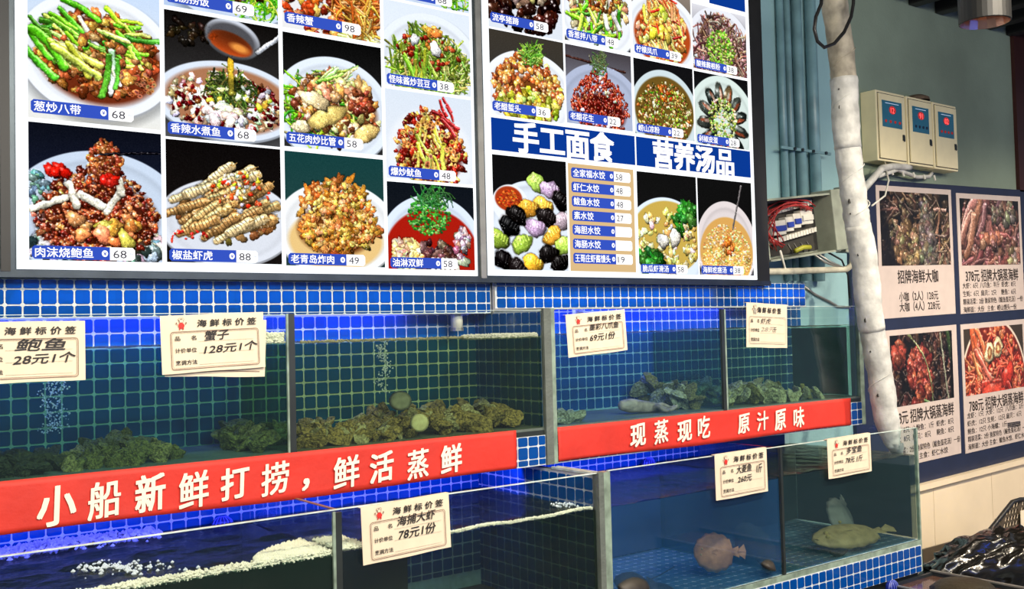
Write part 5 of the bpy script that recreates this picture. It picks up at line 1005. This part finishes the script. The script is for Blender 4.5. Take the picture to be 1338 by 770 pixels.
# flatfish
def flatfish(name, L, W_, T, m, loc, rot, label, parts=True, seed=0):
    t = empty(name, loc, rot, label=label, cat='fish'); mb = MB(); n = 22; k_ = 12; rr = random.Random(seed)
    vs = []
    for i in range(n + 1):
        f = i / n; x = (f - .5) * L; w_ = W_ * .5 * (math.sin(PI * min(1, f * .97 + .02)) ** .62) * (1 - .25 * f) + .002
        if f > .86: w_ = W_ * .5 * (.17 + .9 * (f - .86))
        th = T * math.sin(PI * min(1, f * 1.05 + .04)) ** .8 * .5 + .0015
        for k in range(k_):
            a = 2 * PI * k / k_; e = abs(math.cos(a)) ** .8; fr = (.008 * math.sin(i * 2.4) if k in (0, k_ // 2) and .08 < f < .86 else 0)
            vs.append((x, math.copysign(w_ * e, math.cos(a)) + math.copysign(fr, math.cos(a)), th * math.sin(a) * (1 if math.sin(a) > 0 else .5)))
    fs = [(i * k_ + k, (i + 1) * k_ + k, (i + 1) * k_ + (k + 1) % k_, i * k_ + (k + 1) % k_) for i in range(n) for k in range(k_)] + [tuple(range(k_)), tuple(n * k_ + k for k in range(k_))[::-1]]
    mb.add(vs, fs).build('body', m, t, smooth=True, local=True)
    mb = MB(); mb.add([(L * .47, -W_ * .05, 0), (L * .62, -W_ * .19, .002), (L * .66, 0, .003), (L * .62, W_ * .19, .002), (L * .47, W_ * .05, 0), (L * .47, 0, .006)], [(0, 1, 2, 5), (5, 2, 3, 4)]).build('tail_fin', m, t, local=True)
    if parts:
        mb = MB(); mb.ball((-L * .36, -W_ * .06, T * .38), L * .022); mb.ball((-L * .33, W_ * .08, T * .42), L * .022); mb.build('eyes', M['eye'], t, local=True)
        MB().tube([(-L * .49, W_ * .06, T * .05), (-L * .47, 0, T * .12), (-L * .44, -W_ * .08, T * .10)], L * .012, 6).build('mouth', M['darkfish'], t, local=True)
        MB().add([(-L * .15, 0, T * .5), (-L * .02, -W_ * .08, T * .62), (.02 * L, 0, T * .60), (-L * .02, W_ * .06, T * .62)], [(0, 1, 2, 3)]).build('pectoral_fin', m, t, local=True)
    return t
flatfish('turbot', .17, .15, .05, M['turbot'], tuple(at(936, 722, Y=-.42)), (math.radians(72), 0, math.radians(-38)), 'round brown turbot swimming in the lower tank of blue water', seed=1)
flatfish('turbot', .22, .14, .05, M['ghost'], tuple(at(988, 716, Y=-.38)), (math.radians(80), math.radians(50), math.radians(-60)), 'grey fish, blurred, swimming right of the brown turbot', seed=2)
flatfish('flounder', .42, .17, .06, M['flounder'], (3.13, -.47, .600), (math.radians(22), 0, math.radians(-6)), 'long yellow brown flounder on the floor of the lower right tank', seed=3)
flatfish('flounder', .34, .18, .05, M['ghost'], (3.34, -.28, .630), (math.radians(50), math.radians(-15), math.radians(30)), 'greenish grey flounder leaning in the back corner of the lower right tank', seed=4)
for k, (x, y, L, r3) in enumerate(((828, 764, .20, .3), (862, 775, .16, -.4), (1000, 738, .14, .8))):
    q = at(x, y, Y=-.53); flatfish('dark_fish', L, L * .55, L * .35, M['darkfish'], (q.x, q.y, q.z), (.5, .1, r3), ['dark fish lump at the bottom edge, near the middle post', 'smaller dark fish lump right of the first one at the bottom edge', 'dark fish lying by the lower divider'][k], parts=False, seed=k + 5)
MB().tube([at(838, 763, Y=-.47), at(862, 752, Y=-.46), at(881, 741, Y=-.45)], .0022, 5).build('feeler', M['navy'], label='thin dark feeler slanting up above the dark fish', cat='feeler')
MB().tube([at(1085, 722, Y=-.52), at(1096, 727, Y=-.52), at(1108, 719, Y=-.52)], [.006, .012, .003], 6).build('small_crab', M['darkfish'], label='small dark creature below the head of the yellow flounder', cat='crustacean')

# foam, bubbles
def foam(n, gen, smin, smax, name, m, label, cat, seed):
    r = random.Random(seed); mb = MB()
    for _ in range(n):
        c = gen(r); s = r.uniform(smin, smax)
        mb.add([(c[0] + s, c[1], c[2]), (c[0] - s, c[1], c[2]), (c[0], c[1] + s, c[2]), (c[0], c[1] - s, c[2]), (c[0], c[1], c[2] + s), (c[0], c[1], c[2] - s)], [(0, 2, 4), (2, 1, 4), (1, 3, 4), (3, 0, 4), (2, 0, 5), (1, 2, 5), (3, 1, 5), (0, 3, 5)])
    return mb.build(name, m, label=label, cat=cat, kind='stuff')
ly = LF + .012
foam(3600, lambda r: (r.uniform(-.6, D1 - .01), ly + .03 * r.random() ** 2, LWAT + .001 + r.uniform(-.009, .007)), .003, .006, 'foam', M['foam'], 'cream foam along the waterline of the lower left tank', 'foam', 1)
def fp(r):
    u = r.random(); x = D1 - .012 - .20 * u; return (x, ly + .01 + .17 * r.random() * (1 - u) ** .5 + .02 * r.random(), LWAT + .003 + r.uniform(-.002, .006))
foam(2600, fp, .003, .008, 'foam', M['foam'], 'thick pale foam patch by the divider of the lower left tank', 'foam', 2)
foam(900, lambda r: (r.uniform(D1 + .01, .80), ly + .16 * r.random(), LWAT + .004 + r.uniform(-.004, .006)), .003, .007, 'foam', M['foam'], 'foam just right of the lower divider, left of the 78 card', 'foam', 3)
foam(1500, lambda r: (lambda x: (x, ly + .010 * r.random(), LWAT + .001 + r.uniform(-.004, .003) + .005 * max(0, math.sin(x * 17))))(r.uniform(1.05, 1.63)), .002, .0042, 'foam', M['foam'], 'thin broken foam line right of the 78 shrimp card', 'foam', 4)
foam(1700, lambda r: (r.uniform(-.5, .42), BK - .01 - .14 * r.random() ** 2 * (1.1 - r.random() * .5), LWAT + .004 + r.uniform(-.003, .012)), .004, .009, 'foam', mat('lilac_foam', (.60, .58, .72), .8), 'pale lilac foam against the tiled back of the lower left tank', 'foam', 5)
uy = UF + .012
foam(1100, lambda r: (r.uniform(.56, D1 - .015), uy + .02 * r.random(), UWAT + .012 + r.uniform(-.012, .016) - .018 * 0), .003, .006, 'foam', M['foam'], 'cream foam in the corner right of the crab price card', 'foam', 6)
foam(1500, lambda r: (lambda u: (1.32 + .31 * u, uy + .02 * r.random(), UWAT + .001 + r.uniform(-.006, .006)))(r.random() ** .8), .003, .006, 'foam', mat('grey_foam', (.62, .58, .46), .8), 'greyish foam crust at the right end of the oyster tank waterline', 'foam', 7)
foam(700, lambda r: (r.uniform(.74, 1.34), uy + .006 * r.random(), UWAT + r.uniform(-.003, .003)), .002, .004, 'foam', mat('brown_foam', (.38, .34, .18), .8), 'thin brown scum along the waterline of the oyster tank', 'scum', 8)
foam(420, lambda r: (lambda z: (.10 + .06 * r.random() + .01 * math.sin(z * 60), -.02 + .1 * r.random(), z))(1.24 + .24 * r.random()), .0012, .0034, 'bubbles', M['bubble'], 'rising air bubbles between the first two price cards', 'bubbles', 9)
foam(200, lambda r: (lambda z: (1.095 + .03 * r.random() + .012 * math.sin(z * 60), -.15 + .05 * r.random(), z))(1.30 + .18 * r.random()), .0014, .0036, 'bubbles', M['bubble'], 'rising air bubbles above the grey scallop', 'bubbles', 10)
foam(130, lambda r: tuple(at(r.gauss(160, 30), r.gauss(742, 4), Z=LWAT + .004)), .002, .007, 'bubbles', M['bubble'], 'bright bubbles on the dark water of the lower left tank', 'bubbles', 11)
foam(40, lambda r: tuple(at(r.gauss(735, 8), r.gauss(659, 2), Z=LWAT + .004)), .002, .007, 'bubbles', M['bubble'], 'bright bubbles by the tiled end of the shrimp tank', 'bubbles', 12)

# white overflow pipe, small white floats, round blue strainers
t = empty('overflow_pipe', (1.52, .05, 1.44), label='short white pipe end hanging above the oyster tank water', cat='pipe')
MB().tube([(1.52, .05, 1.505), (1.52, .05, 1.60)], .022, 14).build('pipe_body', M['white'], t, smooth=True)
MB().tube([(1.52, .05, 1.50), (1.52, .05, 1.512)], .024, 14).build('pipe_collar', M['alu'], t)
Bx('float_box', M['white'], (2.085, 2.125, .035, .06, 1.545, 1.600), label='small white plastic block hanging beside the tilted 69 card', cat='float', b=.003)
for (x, y, Y, lab) in ((290, 687, .075, 'blue ribbed strainer above the lower left tank water'), (847, 607, .075, 'blue ribbed strainer behind the lower right tank rim'), (1165, 768, -.60, 'blue ribbed strainer under the tiled base near the brown tub')):
    c = at(x, y, Y=Y); t = empty('strainer', tuple(c), label=lab, cat='strainer')
    MB().ball(c, .030, 1.15, .7, 1, 16, 8).build('dome', M['strainer'], t, smooth=True)
    mb = MB()
    for k in range(7):
        a = -1.2 + k * .4; mb.tube([(c.x + .0355 * math.sin(a) * math.cos(b), c.y - .022 * math.cos(a) * math.cos(b) - .001, c.z + .031 * math.sin(b)) for b in (-.2, .2, .6, 1.0, 1.3)], .0018, 5)
    mb.build('ribs', mat('pale_blue_rib', (.12, .16, .6), .4), t)

# ================================================================== low brown tub, stand, black crate and bag at the lower right
t = empty('low_tub', (3.40, -.90, 0), label='low tub of brown water with silver rim under the right tank', cat='tub')
Bx('water', M['basin'], (3.24, 3.555, -1.9, -.585, .33, .385), t)
for d in ((3.555, 3.568, -1.9, -.575, .05, .402), (3.228, 3.240, -1.9, -.575, .05, .398), (3.240, 3.555, -.585, -.573, .05, .398)): Bx('side', M['steel'], d, t)
for d in ((3.553, 3.572, -1.9, -.573, .401, .407), (3.226, 3.243, -1.9, -.575, .398, .403)): Bx('rim', M['alu'], d, t)
MB().ball((3.42, -.80, .385), .13, 1.2, 1, .35, 12, 7, wob=.06).build('brown_crab', mat('brown_shell_back', (.030, .022, .010), .5, bump=.5), label='rounded brown back rising in the low tub', cat='crab', smooth=True)
Bx('bench', M['steel'], (3.60, 5.6, -1.3, .10, .15, .19), label='dark low bench under the black crate and bag', cat='bench')
# crate : leaning perforated basket
t = empty('crate', (4.75, -.40, .19), label='black perforated plastic crate leaning behind the black bag, holding a white sheet', cat='crate')
def inside(x, z, P):
    c = False; j = len(P) - 1
    for i in range(len(P)):
        if (P[i][1] > z) != (P[j][1] > z) and x < (P[j][0] - P[i][0]) * (z - P[i][1]) / (P[j][1] - P[i][1]) + P[i][0]: c = not c
        j = i
    return c
def perforated(name, o, U, V, P, hole=.5, cell=.022, th=.006):
    o, U, V = Vector(o), Vector(U).normalized(), Vector(V).normalized(); Nn = U.cross(V).normalized() * th; mb = MB()
    xs = [p[0] for p in P]; zs = [p[1] for p in P]; nx = int((max(xs) - min(xs)) / cell) + 1; nz = int((max(zs) - min(zs)) / cell) + 1
    for j in range(nz):
        for i in range(nx):
            x0 = min(xs) + i * cell + (cell / 2 if j % 2 else 0) - cell / 2; z0 = min(zs) + j * cell; x, z = x0 + cell / 2, z0 + cell / 2
            if not inside(x, z, P): continue
            hb = (i // 5 + j // 4) % 3 != 0 and (i % 6 != 0)
            Q = [(x0, z0), (x0 + cell, z0), (x0 + cell, z0 + cell), (x0, z0 + cell)]
            if not hb:
                q = [o + U * a + V * b for a, b in Q]; mb.add(q + [v + Nn for v in q], [(0, 1, 2, 3), (7, 6, 5, 4)]); continue
            h = cell * hole; H_ = [(x - h * .75, z - h * .25), (x + h * .1, z - h * .62), (x + h * .75, z + h * .25), (x - h * .1, z + h * .62)]
            q = [o + U * a + V * b for a, b in Q + H_]; mb.add(q + [v + Nn for v in q], [(0, 1, 5, 4), (1, 2, 6, 5), (2, 3, 7, 6), (3, 0, 4, 7), (9, 8, 12, 13), (10, 9, 13, 14), (11, 10, 14, 15), (8, 11, 15, 12), (4, 5, 13, 12), (5, 6, 14, 13), (6, 7, 15, 14), (7, 4, 12, 15)])
    return mb.build(name, M['crate'], t)
YC = -.42
def cp(x, y, dx=0.0): q = at(x, y, Y=YC); return (q.x - 4.12 + dx, q.z - .195)
PR = [cp(1262, 716), cp(1290, 696), cp(1303, 680), cp(1322, 656), cp(1332, 653), cp(1380, 651)]
PF = [(PR[0][0] - .02, 0)] + PR + [(PR[-1][0], 0)]
perforated('front_wall', (4.12, YC, .195), (1, 0, 0), (0, 0, 1), PF, hole=.74, cell=.030)
Bx('base', M['crate'], (4.12 + PF[0][0], 4.12 + PF[-1][0], YC, YC + .36, .191, .20), t)
Bx('back_wall', M['crate'], (4.12 + PF[2][0], 4.12 + PF[-1][0], YC + .35, YC + .36, .20, .30), t)
MB().tube([(4.12 + x, YC - .004, .195 + z) for x, z in PR], .012, 8).build('rim', M['cable'], t, smooth=True)
q0, q1 = at(1333, 668, Y=YC - .02), at(1375, 712, Y=YC - .02)
Bx('white_sheet', M['card'], (q0.x, q1.x, YC - .022, YC - .019, q1.z, q0.z), label='white paper sheet hanging on the front of the black crate', cat='paper')
# bag
import bmesh
bm = bmesh.new(); bmesh.ops.create_icosphere(bm, subdivisions=5, radius=1)
from mathutils import noise
for v in bm.verts:
    p = v.co.copy(); q = 1 + .24 * noise.noise(p * 1.6 + Vector((3, 1, 2))) - .26 * abs(noise.noise(p * 3.1)) - .16 * abs(noise.noise(Vector((p.x * 9 + p.z * 6, p.y * 4, p.z * 7 - p.x * 4)))) - .06 * abs(noise.noise(p * 17)) + .12
    v.co = Vector((p.x * .42 * q, p.y * .17 * q, p.z * .19 * q)); 
    if v.co.z < -.15: v.co.z = -.15
me = bpy.data.meshes.new('bag'); bm.to_mesh(me); bm.free(); me.materials.append(M['bag'])
me.polygons.foreach_set('use_smooth', [True] * len(me.polygons))
o = bpy.data.objects.new('plastic_bag', me); COL.objects.link(o); o.location = (4.05, -.64, .34); o.rotation_euler = (0, -.10, -.25); tag(o, 'shiny crumpled black plastic bag in front of the crate', 'bag')
